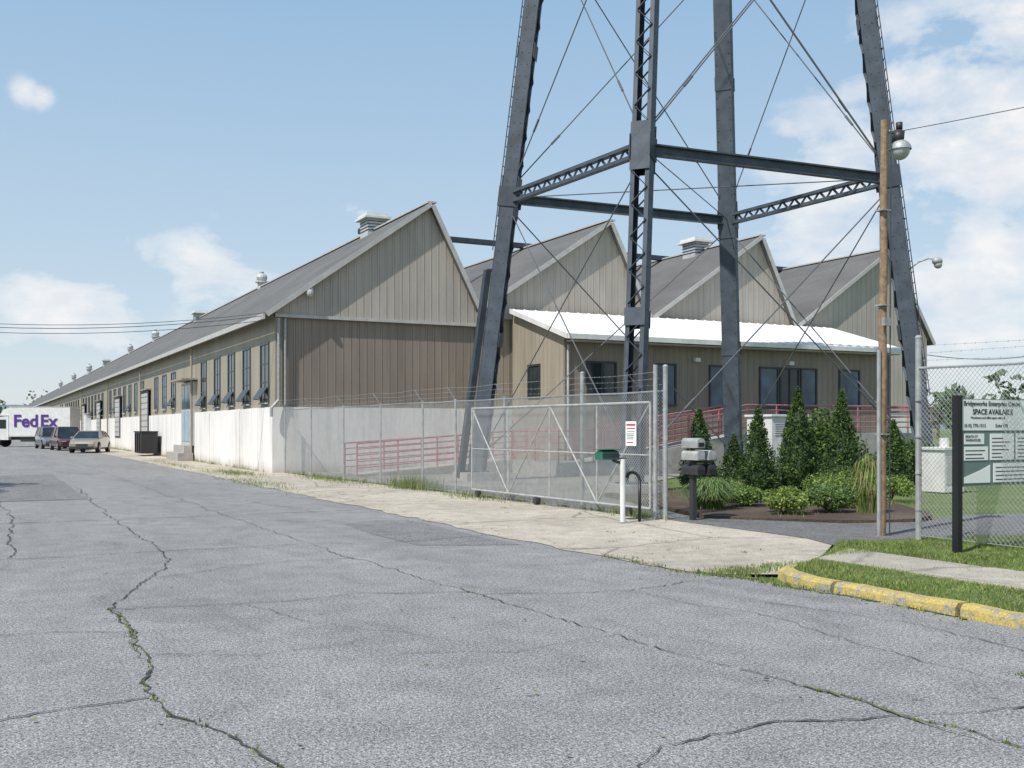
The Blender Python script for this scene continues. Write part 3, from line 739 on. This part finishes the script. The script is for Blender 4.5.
s=MB(); lx,ly=11.87,11.18
prev=None
for i in range(13):
    z=6.15*i/12; c=(lx-0.03+0.06*i/12+0.006*math.sin(i*1.7),ly+0.006*math.cos(i*2.1),z); rr=0.066-0.014*i/12
    if prev: s.tube(prev[0],c,prev[1],'wood',12,r2=rr)
    prev=(c,rr)
s.tube((lx-0.1,ly-0.02,0),(lx-0.1,ly-0.02,2.75),0.030,'galv',8)
s.box(lx-0.1,lx+0.02,ly-0.13,ly-0.07,3.1,3.22,'galv'); 
s.tube((lx+0.05,ly-0.08,0.0),(lx+0.09,ly-0.07,6.0),0.010,'wire',6)
for z in (1.5,3.4,4.8): s.box(lx-0.09,lx+0.08,ly-0.08,ly+0.07,z,z+0.02,'galv')
s.obj('utility_pole')
s=MB()
s.beam((lx+0.03,ly,5.98),(lx+0.30,ly-0.03,6.02),0.04,0.04,'galv'); s.tube((lx+0.27,ly-0.05,6.0),(lx+0.25,ly-0.05,5.84),0.09,'dark',10)
s.tube((lx+0.27,ly-0.06,6.03),(lx+0.27,ly-0.06,6.13),0.05,'dark',10)
s.ball((lx+0.27,ly-0.08,5.72),0.16,0.16,0.15,'galv',14,6,0,90); s.ball((lx+0.27,ly-0.08,5.72),0.14,0.14,0.15,'lampglass',14,6,-90,0)
s.obj('area_light',smooth=True)
s=MB(); q=lp('D',6.0)
s.path([q+Vector((0.2,-0.1,0)),q+Vector((0.45,-0.25,0.24)),q+Vector((0.7,-0.38,0.34)),q+Vector((0.85,-0.45,0.32))],0.022,'galvw')
s.ball((q.x+0.9,q.y-0.5,q.z+0.26),0.17,0.13,0.12,'galvw',12,6); s.ball((q.x+0.92,q.y-0.51,q.z+0.17),0.13,0.11,0.12,'lampglass',12,6)
s.obj('street_lamp',smooth=True)
def cable(mb,a,b,sag,r=0.008,n=24):
    a=Vector(a);b=Vector(b); pts=[]
    for i in range(n+1):
        t=i/n; p=a.lerp(b,t); p.z-=4*sag*t*(1-t); pts.append(p)
    mb.path(pts,r,'wire',5)
s=MB()
cable(s,(lx+0.05,ly,5.95),(20.0,-6.0,7.6),0.35,0.006)
cable(s,(9.2,36.5,5.6),(-12,42,6.75),1.15,0.012); cable(s,(9.2,36.6,5.45),(-12,42.2,6.7),1.2,0.010); cable(s,(9.2,36.5,5.7),(-12,42,6.9),1.15,0.010)
cable(s,(60,42,6.5),(70,-5,8),1.2,0.02); cable(s,(60,42,5.9),(70,-5,7.2),1.4,0.02); cable(s,(42,38,5.5),(60,42,6.5),0.5,0.02)
s.obj('overhead_cables')
s=MB()
s.tube((-12,42,0),(-12,42,8.8),0.16,'wood',12,r2=0.12); s.beam((-12,41,8.1),(-12,43,8.1),0.1,0.12,'wood'); s.obj('utility_pole')
s=MB(); s.tube((60,42,0),(60,42,8.5),0.16,'wood',12,r2=0.12); s.beam((60,41,7.8),(60,43,7.8),0.1,0.12,'wood'); s.obj('utility_pole')

# notice board
nb=empty('notice_board'); s=MB(); nx,ny=10.66,8.86
for x in (nx,nx+1.75): s.box(x-0.042,x+0.042,ny-0.042,ny+0.042,0.03,2.0,'black')
s.box(nx+0.044,nx+1.706,ny-0.02,ny+0.02,0.88,1.96,'signg'); s.obj('posts_and_board',nb)
s=MB(); yb=ny-0.021
s.box(nx+0.06,nx+1.69,yb-0.006,yb-0.0005,1.57,1.95,'signw')
s.box(nx+0.09,nx+0.45,yb-0.006,yb-0.0005,1.40,1.53,'signw')
s.box(nx+0.09,nx+0.52,yb-0.006,yb-0.0005,1.20,1.37,'signw'); s.box(nx+0.56,nx+1.0,yb-0.006,yb-0.0005,1.20,1.53,'signw'); s.box(nx+1.04,nx+1.64,yb-0.006,yb-0.0005,1.20,1.53,'signw')
s.prism_xz([(nx+0.09,0.92),(nx+0.56,0.92),(nx+0.56,1.14),(nx+0.40,1.08),(nx+0.09,0.99)],yb-0.006,yb-0.0005,'signw')
s.box(nx+0.62,nx+1.64,yb-0.006,yb-0.0005,0.92,1.16,'signw')
for r_ in range(6):
    for x in (nx+0.59,nx+1.07): s.box(x,x+random.uniform(0.16,0.36),yb-0.008,yb-0.0062,1.23+r_*0.047,1.242+r_*0.047,'dark')
for r_ in range(3): s.box(nx+0.11,nx+0.11+random.uniform(0.2,0.36),yb-0.008,yb-0.0062,1.22+r_*0.047,1.232+r_*0.047,'dark')
for r_ in range(4): s.box(nx+0.66,nx+0.66+random.uniform(0.5,0.8),yb-0.008,yb-0.0062,0.95+r_*0.05,0.962+r_*0.05,'dark')
s.obj('panels',nb)
def text(body,loc,size,rot,k,parent,name,ext=0.001,off=0.0,align='LEFT'):
    c=D.curves.new(name,'FONT'); c.body=body; c.size=size; c.extrude=ext; c.offset=off; c.align_x=align
    c.materials.append(M[k]); o=D.objects.new(name,c); scene.collection.objects.link(o); o.location=loc; o.rotation_euler=rot
    if parent: o.parent=parent
    return o
rx=(math.pi/2,0,0)
text('Bridgeworks Enterprise Center',(nx+0.08,yb-0.0085,1.875),0.082,rx,'black',nb,'heading_text',off=0.001)
text('SPACE AVAILABLE',(nx+0.24,yb-0.0085,1.77),0.092,rx,'black',nb,'heading_text_2',off=0.002)
text('Warehouse and office space with rail',(nx+0.20,yb-0.0085,1.715),0.042,rx,'black',nb,'heading_text_3')
text('(610) 770-1015          Suite 100',(nx+0.09,yb-0.0085,1.61),0.062,rx,'black',nb,'heading_text_4')
text('EIGHTH ST\nWAREHOUSE',(nx+0.11,yb-0.0085,1.48),0.045,rx,'black',nb,'heading_text_5')

s=MB(); s.box(18.5,19.8,21.2,22.3,0.0,0.1,'conc'); s.box(18.55,19.75,21.25,22.25,0.1,1.9,'wtrim'); s.box(18.5,19.8,21.2,22.3,1.9,1.96,'wtrim')
s.box(19.14,19.16,21.235,21.249,0.15,1.85,'dark'); s.box(19.2,19.24,21.22,21.249,0.9,1.1,'dark')
for j in range(6): s.box(18.65,19.0,21.236,21.249,1.4+j*0.06,1.42+j*0.06,'trim')
s.obj('transformer_cabinet',bevel=0.01)
s=MB(); s.box(21.2,21.9,18.0,18.7,0.0,1.05,'wtrim'); s.box(21.15,21.95,17.95,18.75,1.05,1.12,'wtrim'); s.box(21.25,21.5,17.985,17.999,0.2,0.9,'trim'); s.tube((21.55,18.3,1.1),(21.55,18.3,1.35),0.12,'wtrim',12)
s.obj('electrical_cabinet',bevel=0.01)

# ---------------------------------------------------------------- vegetation
def leafmesh(name,C,size,mats,parent=None,probs=None,extra=None,mi=None):
    n=len(C); C=np.asarray(C); 
    a=rng.normal(size=(n,3)); a/=np.linalg.norm(a,axis=1)[:,None]
    b=np.cross(a,rng.normal(size=(n,3))); b/=np.linalg.norm(b,axis=1)[:,None]
    sz=size*rng.uniform(0.5,1.4,n)[:,None]
    V=np.zeros((n*4,3)); V[0::4]=C+a*sz; V[1::4]=C+b*sz*0.55; V[2::4]=C-a*sz; V[3::4]=C-b*sz*0.55
    verts=V.tolist(); faces=np.arange(n*4).reshape(n,4).tolist()
    if mi is None: mi=rng.choice(len(mats),n,p=probs).tolist()
    ml=list(mats)
    if extra:
        o=len(verts); 
        for k in extra.mats:
            if k not in ml: ml.append(k)
        verts+=extra.v; faces+=[tuple(o+i for i in f) for f in extra.f]; mi+=[ml.index(extra.mats[i]) for i in extra.m]
    me=D.meshes.new(name); me.from_pydata(verts,[],faces)
    for k in ml: me.materials.append(M[k])
    me.polygons.foreach_set('material_index',mi); me.update()
    o=D.objects.new(name,me); scene.collection.objects.link(o)
    if parent:o.parent=parent
    return o
def arbor(x,y,h,r,n=5000,mats=('lfA','lfB','lfC'),probs=(0.38,0.45,0.17),name='arborvitae'):
    C=[]; mi=[]
    def rad_(t): return r*min(1.0,1.22*(1-t)**0.9+0.02)*(0.80+0.20*min(1,t/0.12))
    tufts=[]
    for _ in range(420):
        t=random.random()**1.25; th=random.uniform(0,2*math.pi)
        tufts.append((t,th,rad_(t)*random.uniform(0.82,1.04),random.choices(range(3),probs)[0]))
    for _ in range(n):
        t,th,rr,k=random.choice(tufts)
        s_=0.018+0.03*(rr/r)
        C.append((x+rr*math.cos(th)+random.gauss(0,s_),y+rr*math.sin(th)+random.gauss(0,s_),0.1+t*h*0.97+random.gauss(0,0.05)))
        mi.append(k if random.random()<0.6 else random.choices(range(3),probs)[0])
    e=MB(); e.tube((x,y,0),(x,y,h*0.8),0.05,'bark',8,r2=0.02)
    pv=[0.03,0.2,0.45,0.7,0.92]
    for t0,t1 in zip(pv[:-1],pv[1:]): e.tube((x,y,t0*h),(x,y,t1*h),rad_(t0)*0.78,'lfA',9,r2=rad_(t1)*0.78,cap=False)
    C=[(a,b,max(0.05,c)) for a,b,c in C]
    leafmesh(name,C,0.030,mats,extra=e,mi=mi)
def shrub(x,y,h,r,n=2500,mats=('lfB','lfC','lfY'),probs=(0.2,0.4,0.4),size=0.03,name='shrub'):
    C=[]
    blobs=[(x+random.gauss(0,r*0.4),y+random.gauss(0,r*0.4),h*random.uniform(0.4,0.68),r*random.uniform(0.4,0.6)) for _ in range(9)]
    while len(C)<n:
        bx_,by_,bz,br=random.choice(blobs); v=Vector((random.gauss(0,1),random.gauss(0,1),random.gauss(0,1))).normalized()*br*random.uniform(0.6,1.1)
        z=bz+v.z*h/(2*r)*1.1
        if z>0.04: C.append((bx_+v.x,by_+v.y,z))
    e=MB()
    for b in blobs[:5]: e.tube((x,y,0.02),(b[0],b[1],b[2]),0.015,'bark',5)
    leafmesh(name,C,size,mats,probs=probs,extra=e)
def grassclump(name,x,y,h,r,n,mats):
    V=[];F=[];mi=[]
    for i in range(n):
        th=random.uniform(0,2*math.pi); lean=random.uniform(0.1,1.0); hh=h*random.uniform(0.6,1.1)
        bx_=x+random.gauss(0,r*0.15);by_=y+random.gauss(0,r*0.15); w=0.008
        px1=Vector((bx_+math.cos(th)*r*lean*0.45,by_+math.sin(th)*r*lean*0.45,hh*(1-0.15*lean)))
        px2=Vector((bx_+math.cos(th)*r*lean,by_+math.sin(th)*r*lean,hh*(1-0.55*lean)))
        nn=Vector((-math.sin(th),math.cos(th),0))*w; o=len(V); b0=Vector((bx_,by_,0.03))
        V+=[tuple(b0-nn),tuple(b0+nn),tuple(px1+nn),tuple(px1-nn),tuple(px2)]; F+=[(o,o+1,o+2,o+3),(o+3,o+2,o+4)]; k=random.randrange(len(mats)); mi+=[k,k]
    me=D.meshes.new(name); me.from_pydata(V,[],F)
    for k in mats: me.materials.append(M[k])
    me.polygons.foreach_set('material_index',mi); me.update(); o=D.objects.new(name,me); scene.collection.objects.link(o)
arbor(16.5,19.4,2.0,0.46,7500,probs=(0.5,0.4,0.1)); arbor(18.2,19.9,2.5,0.54,9500); arbor(18.3,18.5,2.4,0.48,9000)
arbor(16.6,21.8,2.0,0.48,6000,probs=(0.6,0.35,0.05)); arbor(17.0,20.9,1.3,0.38,4500,probs=(0.6,0.35,0.05)); arbor(20.1,18.6,1.7,0.42,6000)
grassclump('ornamental_grass',12.5,16.1,0.62,0.66,1700,['lfG','lfC','lfG'])
grassclump('ornamental_grass',14.5,14.0,1.05,0.38,900,['lfR','lfY','lfC'])
shrub(12.9,14.45,0.56,0.40,4000,probs=(0.1,0.3,0.6)); shrub(13.9,14.35,0.62,0.48,4000,mats=('lfB','lfC','lfG'),probs=(0.2,0.45,0.35))
shrub(13.5,16.2,0.5,0.5,3000,mats=('lfY','lfB','lfC'),probs=(0.2,0.3,0.5)); shrub(15.6,16.0,0.7,0.6,3500)
shrub(20.8,21.5,2.2,0.9,6000,mats=('lfB','lfC','lfA'),probs=(0.5,0.3,0.2),size=0.05); shrub(22.5,20,1.4,0.9,4500,mats=('lfB','lfC','lfA'),probs=(0.5,0.3,0.2),size=0.05)
shrub(16.8,17.3,0.8,0.5,3000,mats=('lfA','lfB','lfC'),probs=(0.2,0.4,0.4)); shrub(15.0,15.2,0.4,0.4,2200); shrub(14.2,17.6,0.5,0.5,2500)
shrub(17.9,16.6,0.6,0.6,2500); shrub(14.9,18.6,0.45,0.5,2500,mats=('lfA','lfB','lfC'),probs=(0.2,0.4,0.4))
def tree(x,y,h,r,n,name='tree',size=0.11):
    e=MB(); e.tube((x,y,-0.05),(x+0.1,y,h*0.45),0.22,'bark',10,r2=0.13)
    cl=[]
    for i in range(12):
        th=i*2.4; z=h*random.uniform(0.5,0.88); rr=r*random.uniform(0.2,0.72)
        c=(x+rr*math.cos(th),y+rr*math.sin(th),z); cl.append((c,r*random.uniform(0.35,0.5)))
        e.tube((x+0.1,y,h*random.uniform(0.25,0.45)),c,0.08,'bark',6,r2=0.02)
    C=[]
    for _ in range(n):
        c,br=random.choice(cl); v=Vector((random.gauss(0,1),random.gauss(0,1),random.gauss(0,1))).normalized()*br*random.uniform(0.35,1.05)
        C.append((c[0]+v.x,c[1]+v.y,c[2]+v.z*0.8))
    leafmesh(name,C,size,('lfA','lfB','lfC'),probs=(0.3,0.5,0.2),extra=e)
tree(-7.6,28.4,10.5,3.3,11000,size=0.13)
def treeline(name,items,n,size):
    C=[]; e=MB()
    for (x,y,h,r) in items:
        e.tube((x,y,-0.1),(x,y,h*0.6),0.25,'bark',6,r2=0.15)
        cl=[(x+random.gauss(0,r*0.45),y+random.gauss(0,r*0.45),h*random.uniform(0.3,0.82),r*random.uniform(0.35,0.6)) for _ in range(8)]
        for c in cl[:4]: e.tube((x,y,h*0.3),c[:3],0.12,'bark',5,r2=0.04)
        for _ in range(n):
            c=random.choice(cl); v=Vector((random.gauss(0,1),random.gauss(0,1),random.gauss(0,1))).normalized()*c[3]*random.uniform(0.4,1.05)
            C.append((c[0]+v.x,c[1]+v.y,max(0.2,c[2]+v.z)))
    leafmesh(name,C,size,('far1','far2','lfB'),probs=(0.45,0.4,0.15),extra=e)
it=[(random.uniform(110,330),random.uniform(-40,240),random.uniform(6,10),random.uniform(3.5,6)) for i in range(70)]
treeline('tree_line',it,170,0.7)
it=[(random.uniform(-120,60),random.uniform(360,430),random.uniform(8,15),random.uniform(5,8)) for i in range(36)]
it+=[(-9-random.uniform(0,30),random.uniform(120,330),random.uniform(6,10),random.uniform(3,5)) for i in range(10)]
treeline('tree_line',it,170,0.8)
mb=MB(); n=90; vs=[];fs=[]
for i in range(n+1):
    a=math.radians(-70+i*230/n); rr=1100
    hgt=16+10*math.sin(i*0.21)+5*math.sin(i*0.63+1)
    for q_,z in ((rr-150,-1),(rr,max(8,hgt)),(rr+200,-1)): vs.append((q_*math.cos(a),q_*math.sin(a),z))
for i in range(n):
    for k in range(2): fs.append((3*i+k,3*i+k+1,3*i+k+4,3*i+k+3))
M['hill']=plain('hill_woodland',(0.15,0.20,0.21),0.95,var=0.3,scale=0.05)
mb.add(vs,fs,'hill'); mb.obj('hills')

# ---------------------------------------------------------------- vehicles
def carpaint(name,c,metal=0.4):
    m,nt,b=newmat(name); n=noise(nt,coord(nt),2,3)
    nt.links.new(ramp(nt,n,[(0.3,[x*0.93 for x in c]),(0.7,[x*1.05 for x in c])]),b.inputs['Base Color'])
    b.inputs['Metallic'].default_value=metal; b.inputs['Roughness'].default_value=0.3
    b.inputs['Coat Weight'].default_value=0.6; return m
def wheel(mb,x,y,r=0.32,w=0.2):
    s=1 if y>0 else -1
    mb.tube((x,y-w/2,r),(x,y+w/2,r),r,'tyre',18); mb.tube((x,y+s*(w/2),r),(x,y+s*(w/2+0.012),r),r*0.62,'hub',14)
    for a in range(5):
        t=a*2*math.pi/5; mb.beam((x,y+s*(w/2+0.02),r),(x+math.cos(t)*r*0.55,y+s*(w/2+0.02),r+math.sin(t)*r*0.55),0.05,0.02,'hub',up=(0,1,0))
def car(name,loc,rot,paint,suv=False):
    M[name+'_p']=carpaint(name+'_paint',paint); k=name+'_p'
    e=empty('parked_car',loc); 
    H_=1.7 if suv else 1.43; L=2.25
    st=[(-L,0.42,0.72,0.72),(-L+0.1,0.30,0.92,0.82),(-L+0.5,0.25,0.98 if not suv else 1.05,0.87),(-1.2,0.22,1.0,0.89),(0.6,0.22,0.97,0.89),(1.2,0.22,0.92,0.88),(L-0.45,0.25,0.82,0.85),(L-0.1,0.30,0.72,0.78),(L,0.42,0.6,0.68)]
    m=MB(); vs=[];fs=[];K=8
    for x,zb,zt,w in st:
        zm=(zb+zt)/2
        vs+=[(x,-w*0.9,zb),(x,-w,zb+0.12),(x,-w,zm+0.1),(x,-w*0.93,zt),(x,w*0.93,zt),(x,w,zm+0.1),(x,w,zb+0.12),(x,w*0.9,zb)]
    for i in range(len(st)-1):
        for j in range(K): fs.append((i*K+j,i*K+(j+1)%K,(i+1)*K+(j+1)%K,(i+1)*K+j))
    fs.append(tuple(range(K-1,-1,-1))); fs.append(tuple((len(st)-1)*K+j for j in range(K))); m.add(vs,fs,k)
    b0=-1.95 if not suv else -2.15; b1=-1.35 if not suv else -1.95; f1=0.25; f0=1.05; zb=0.95
    w0=0.80;w1=0.62
    gv=[(b0,-w0,zb),(f0,-w0,zb-0.02),(f0,w0,zb-0.02),(b0,w0,zb),(b1,-w1,H_-0.06),(f1,-w1,H_-0.04),(f1,w1,H_-0.04),(b1,w1,H_-0.06)]
    m.add(gv,[(0,1,5,4),(1,2,6,5),(2,3,7,6),(3,0,4,7),(4,5,6,7)],'glass')
    m.add([(b1-0.03,-w1-0.02,H_-0.06),(f1+0.03,-w1-0.02,H_-0.05),(f1+0.03,w1+0.02,H_-0.05),(b1-0.03,w1+0.02,H_-0.06),(b1+0.1,-w1+0.1,H_),(f1-0.1,-w1+0.1,H_),(f1-0.1,w1-0.1,H_),(b1+0.1,w1-0.1,H_)],
          [(0,1,5,4),(1,2,6,5),(2,3,7,6),(3,0,4,7),(4,5,6,7),(3,2,1,0)],k)
    for s in (-1,1):
        for (a,b) in (((b0,s*w0,zb),(b1,s*w1,H_-0.05)),((f0,s*w0,zb),(f1,s*w1,H_-0.04)),((-0.5,s*w0,zb),(-0.45,s*w1,H_-0.04)),(((b0+0.75),s*w0,zb),(b1+0.45,s*w1,H_-0.04))):
            m.beam(a,b,0.07,0.05,k)
        for x in (-1.38,1.38):
            wheel(m,x,s*0.80); m.tube((x,s*0.70,0.34),(x,s*0.885,0.34),0.39,'tyre',18)
        m.box(L-0.16,L-0.03,min(s*0.45,s*0.72),max(s*0.45,s*0.72),0.58,0.70,'lampglass'); m.box(-L+0.0,-L+0.1,min(s*0.5,s*0.76),max(s*0.5,s*0.76),0.7,0.86,'tail')
        m.box(0.75,0.92,min(s*0.86,s*1.02),max(s*0.86,s*1.02),0.93,1.05,k)
        m.box(-0.35,-0.18,min(s*0.895,s*0.91),max(s*0.895,s*0.91),0.78,0.81,'hub')
    m.box(L-0.02,L+0.03,-0.35,0.35,0.44,0.58,'dark'); m.box(L-0.05,L+0.05,-0.7,0.7,0.3,0.42,'dark'); m.box(-L-0.05,-L+0.03,-0.7,0.7,0.34,0.5,'dark'); m.box(-L-0.06,-L-0.051,-0.2,0.2,0.55,0.68,'signw')
    m.obj('body',e); e.rotation_euler=(0,0,rot); return e
car('tan_sedan',(6.45,73.5,0),math.radians(-108),(0.36,0.32,0.25))
car('dark_red_wagon',(5.6,81.5,0),math.radians(-84),(0.10,0.015,0.02),True)
car('silver_sedan',(4.9,88.5,0),math.radians(-84),(0.22,0.24,0.27),True)

tr=empty('delivery_truck',(4.75,96.9,0)); m=MB()
m.box(-2.7,2.3,-1.2,1.2,0.95,3.35,'wpaint'); m.box(-2.72,2.32,-1.22,1.22,3.352,3.40,'trim'); m.box(-2.74,-2.701,-1.1,1.1,1.0,3.25,'trim')
m.box(-2.72,2.32,-1.215,1.215,0.86,0.948,'trim')
m.box(-2.6,3.9,-0.45,0.45,0.6,0.85,'dark')
m.prism_xz([(2.42,0.6),(4.3,0.6),(4.35,1.35),(3.85,1.55),(3.45,2.5),(2.42,2.6)],-1.05,1.05,'wpaint')
m.add([(3.9,-0.95,1.57),(3.9,0.95,1.57),(3.52,0.9,2.42),(3.52,-0.9,2.42)],[(0,1,2,3)],'glass')
for s in (-1,1):
    ya,yb_=sorted((s*1.052,s*1.062)); m.prism_xz([(2.6,1.55),(3.65,1.55),(3.35,2.3),(2.6,2.3)],ya,yb_,'glass')
    for x in (-1.6,3.5): m.tube((x,s*0.8,0.45),(x,s*1.12,0.45),0.45,'tyre',18); m.tube((x,s*1.12,0.45),(x,s*1.13,0.45),0.25,'hub',14)
    m.box(3.7,3.8,min(s*1.1,s*1.35),max(s*1.1,s*1.35),1.6,2.0,'dark')
    m.box(4.3,4.38,min(s*0.6,s*0.95),max(s*0.6,s*0.95),0.85,1.05,'lampglass')
m.box(4.3,4.45,-1.05,1.05,0.45,0.7,'dark'); m.box(-2.8,-2.6,-1.1,1.1,0.5,0.65,'dark'); m.box(0.3,1.4,-1.1,-0.6,0.45,0.85,'dark'); m.box(0.3,1.4,0.6,1.1,0.45,0.85,'dark')
m.prism_xz([(2.35,2.65),(3.2,2.65),(2.9,3.15),(2.35,3.3)],-0.9,0.9,'wpaint')
m.obj('body',tr)
text('Fed',(1.95,1.235,1.72),1.42,(math.pi/2,0,math.pi),'purple',tr,'lettering',ext=0.004,off=0.035)
text('Ex',(-0.25,1.235,1.72),1.42,(math.pi/2,0,math.pi),'purple',tr,'lettering_2',ext=0.004,off=0.035)
tr.rotation_euler=(0,0,math.radians(180-24))
s=MB(); s.prism_yz([(62.0,0.15),(64.4,0.15),(64.6,1.1),(64.6,1.35),(61.8,1.35),(61.8,1.1)],8.1,9.0,'dark')
s.box(8.05,9.02,61.75,64.65,1.352,1.42,'black')
for y in (62.3,63.2,64.1): s.box(8.04,8.1,y-0.04,y+0.04,0.2,1.3,'black')
s.obj('dumpster')

# ---------------------------------------------------------------- light, sky
el=math.radians(53); hz=Vector((-0.935,-0.355)).normalized()
to=Vector((hz.x*math.cos(el),hz.y*math.cos(el),math.sin(el)))
sl=D.lights.new('sun','SUN'); sl.energy=4.9; sl.angle=math.radians(0.53); sl.color=(1.0,0.955,0.88)
so=D.objects.new('sun',sl); scene.collection.objects.link(so); so.rotation_euler=to.to_track_quat('Z','Y').to_euler(); so.location=(-30,-20,60)
w=D.worlds.new('World'); scene.world=w; w.use_nodes=True; nt=w.node_tree; nt.nodes.clear()
out=nt.nodes.new('ShaderNodeOutputWorld'); bg=nt.nodes.new('ShaderNodeBackground'); bg.inputs[1].default_value=0.112
sk=nt.nodes.new('ShaderNodeTexSky'); sk.sky_type='NISHITA'; sk.sun_disc=False; sk.sun_elevation=el; sk.sun_rotation=math.atan2(hz.x,hz.y)
sk.air_density=1.0; sk.dust_density=0.6; sk.ozone_density=1.5; sk.altitude=50
tc=nt.nodes.new('ShaderNodeTexCoord')
mp=nt.nodes.new('ShaderNodeMapping'); mp.inputs['Scale'].default_value=(1,1,1.9); nt.links.new(tc.outputs['Generated'],mp.inputs[0])
n1=noise(nt,mp.outputs[0],9.5,9,0.58,0.15)
tot=None
for (dx,dy,dz),rad,amp in (((0.83,0.69,0.300),0.15,1.0),((0.90,0.66,0.34),0.17,1.0),((0.76,0.75,0.235),0.13,0.9),((0.094,1.075,0.118),0.12,0.62),((0.20,1.0,0.12),0.12,0.5),((0.040,1.101,0.322),0.020,0.6),((0.052,1.10,0.320),0.018,0.6),((0.873,0.677,0.12),0.22,0.75),((0.32,0.95,0.19),0.06,0.4),((0.72,0.77,0.14),0.12,0.6),((-0.9,0.2,0.3),0.4,0.9),((0.2,-0.9,0.35),0.5,0.9)):
    v=Vector((dx,dy,dz)).normalized(); dn=nt.nodes.new('ShaderNodeVectorMath'); dn.operation='DISTANCE'
    nt.links.new(tc.outputs['Generated'],dn.inputs[0]); dn.inputs[1].default_value=v
    mr=nt.nodes.new('ShaderNodeMapRange'); mr.interpolation_type='SMOOTHSTEP'
    mr.inputs['From Min'].default_value=rad; mr.inputs['From Max'].default_value=0.0; mr.inputs['To Min'].default_value=0; mr.inputs['To Max'].default_value=amp
    nt.links.new(dn.outputs['Value'],mr.inputs['Value'])
    tot=mr.outputs[0] if tot is None else math_(nt,'MAXIMUM',tot,mr.outputs[0])
cl=math_(nt,'MULTIPLY',tot,0.28); cl=math_(nt,'ADD',cl,n1)
fac=ramp(nt,cl,[(0.58,0.0),(0.65,0.45),(0.80,0.95)])
fac=math_(nt,'MULTIPLY',fac,ramp(nt,tot,[(0.0,0.0),(0.3,1.0)]))
sep=nt.nodes.new('ShaderNodeSeparateXYZ'); nt.links.new(tc.outputs['Generated'],sep.inputs[0])
hz_col=ramp(nt,sep.outputs[2],[(0.0,(7.0,7.4,7.8)),(0.10,(5.6,6.8,7.8)),(0.38,(3.4,5.3,7.4)),(1.0,(1.6,3.0,5.4))])
skyc=mix(nt,sk.outputs[0],hz_col,0.75)
n2=noise(nt,mp.outputs[0],16,6,0.55)
ccol=ramp(nt,n2,[(0.35,(6.9,7.2,7.8)),(0.6,(8.3,8.3,8.3))])
skyc=mix(nt,skyc,ccol,fac)
nt.links.new(skyc,bg.inputs[0]); nt.links.new(bg.outputs[0],out.inputs[0])

# ---------------------------------------------------------------- camera
cam=D.cameras.new('camera'); co=D.objects.new('camera',cam); scene.collection.objects.link(co)
cam.sensor_width=36; cam.lens=1040/1024*36; cam.shift_y=44/1024; cam.clip_start=0.1; cam.clip_end=4000
co.location=(0,0,1.6); co.rotation_euler=(math.radians(90),0,math.radians(-27.09)); scene.camera=co
scene.view_settings.view_transform='Standard'; scene.view_settings.look='None'; scene.view_settings.exposure=0
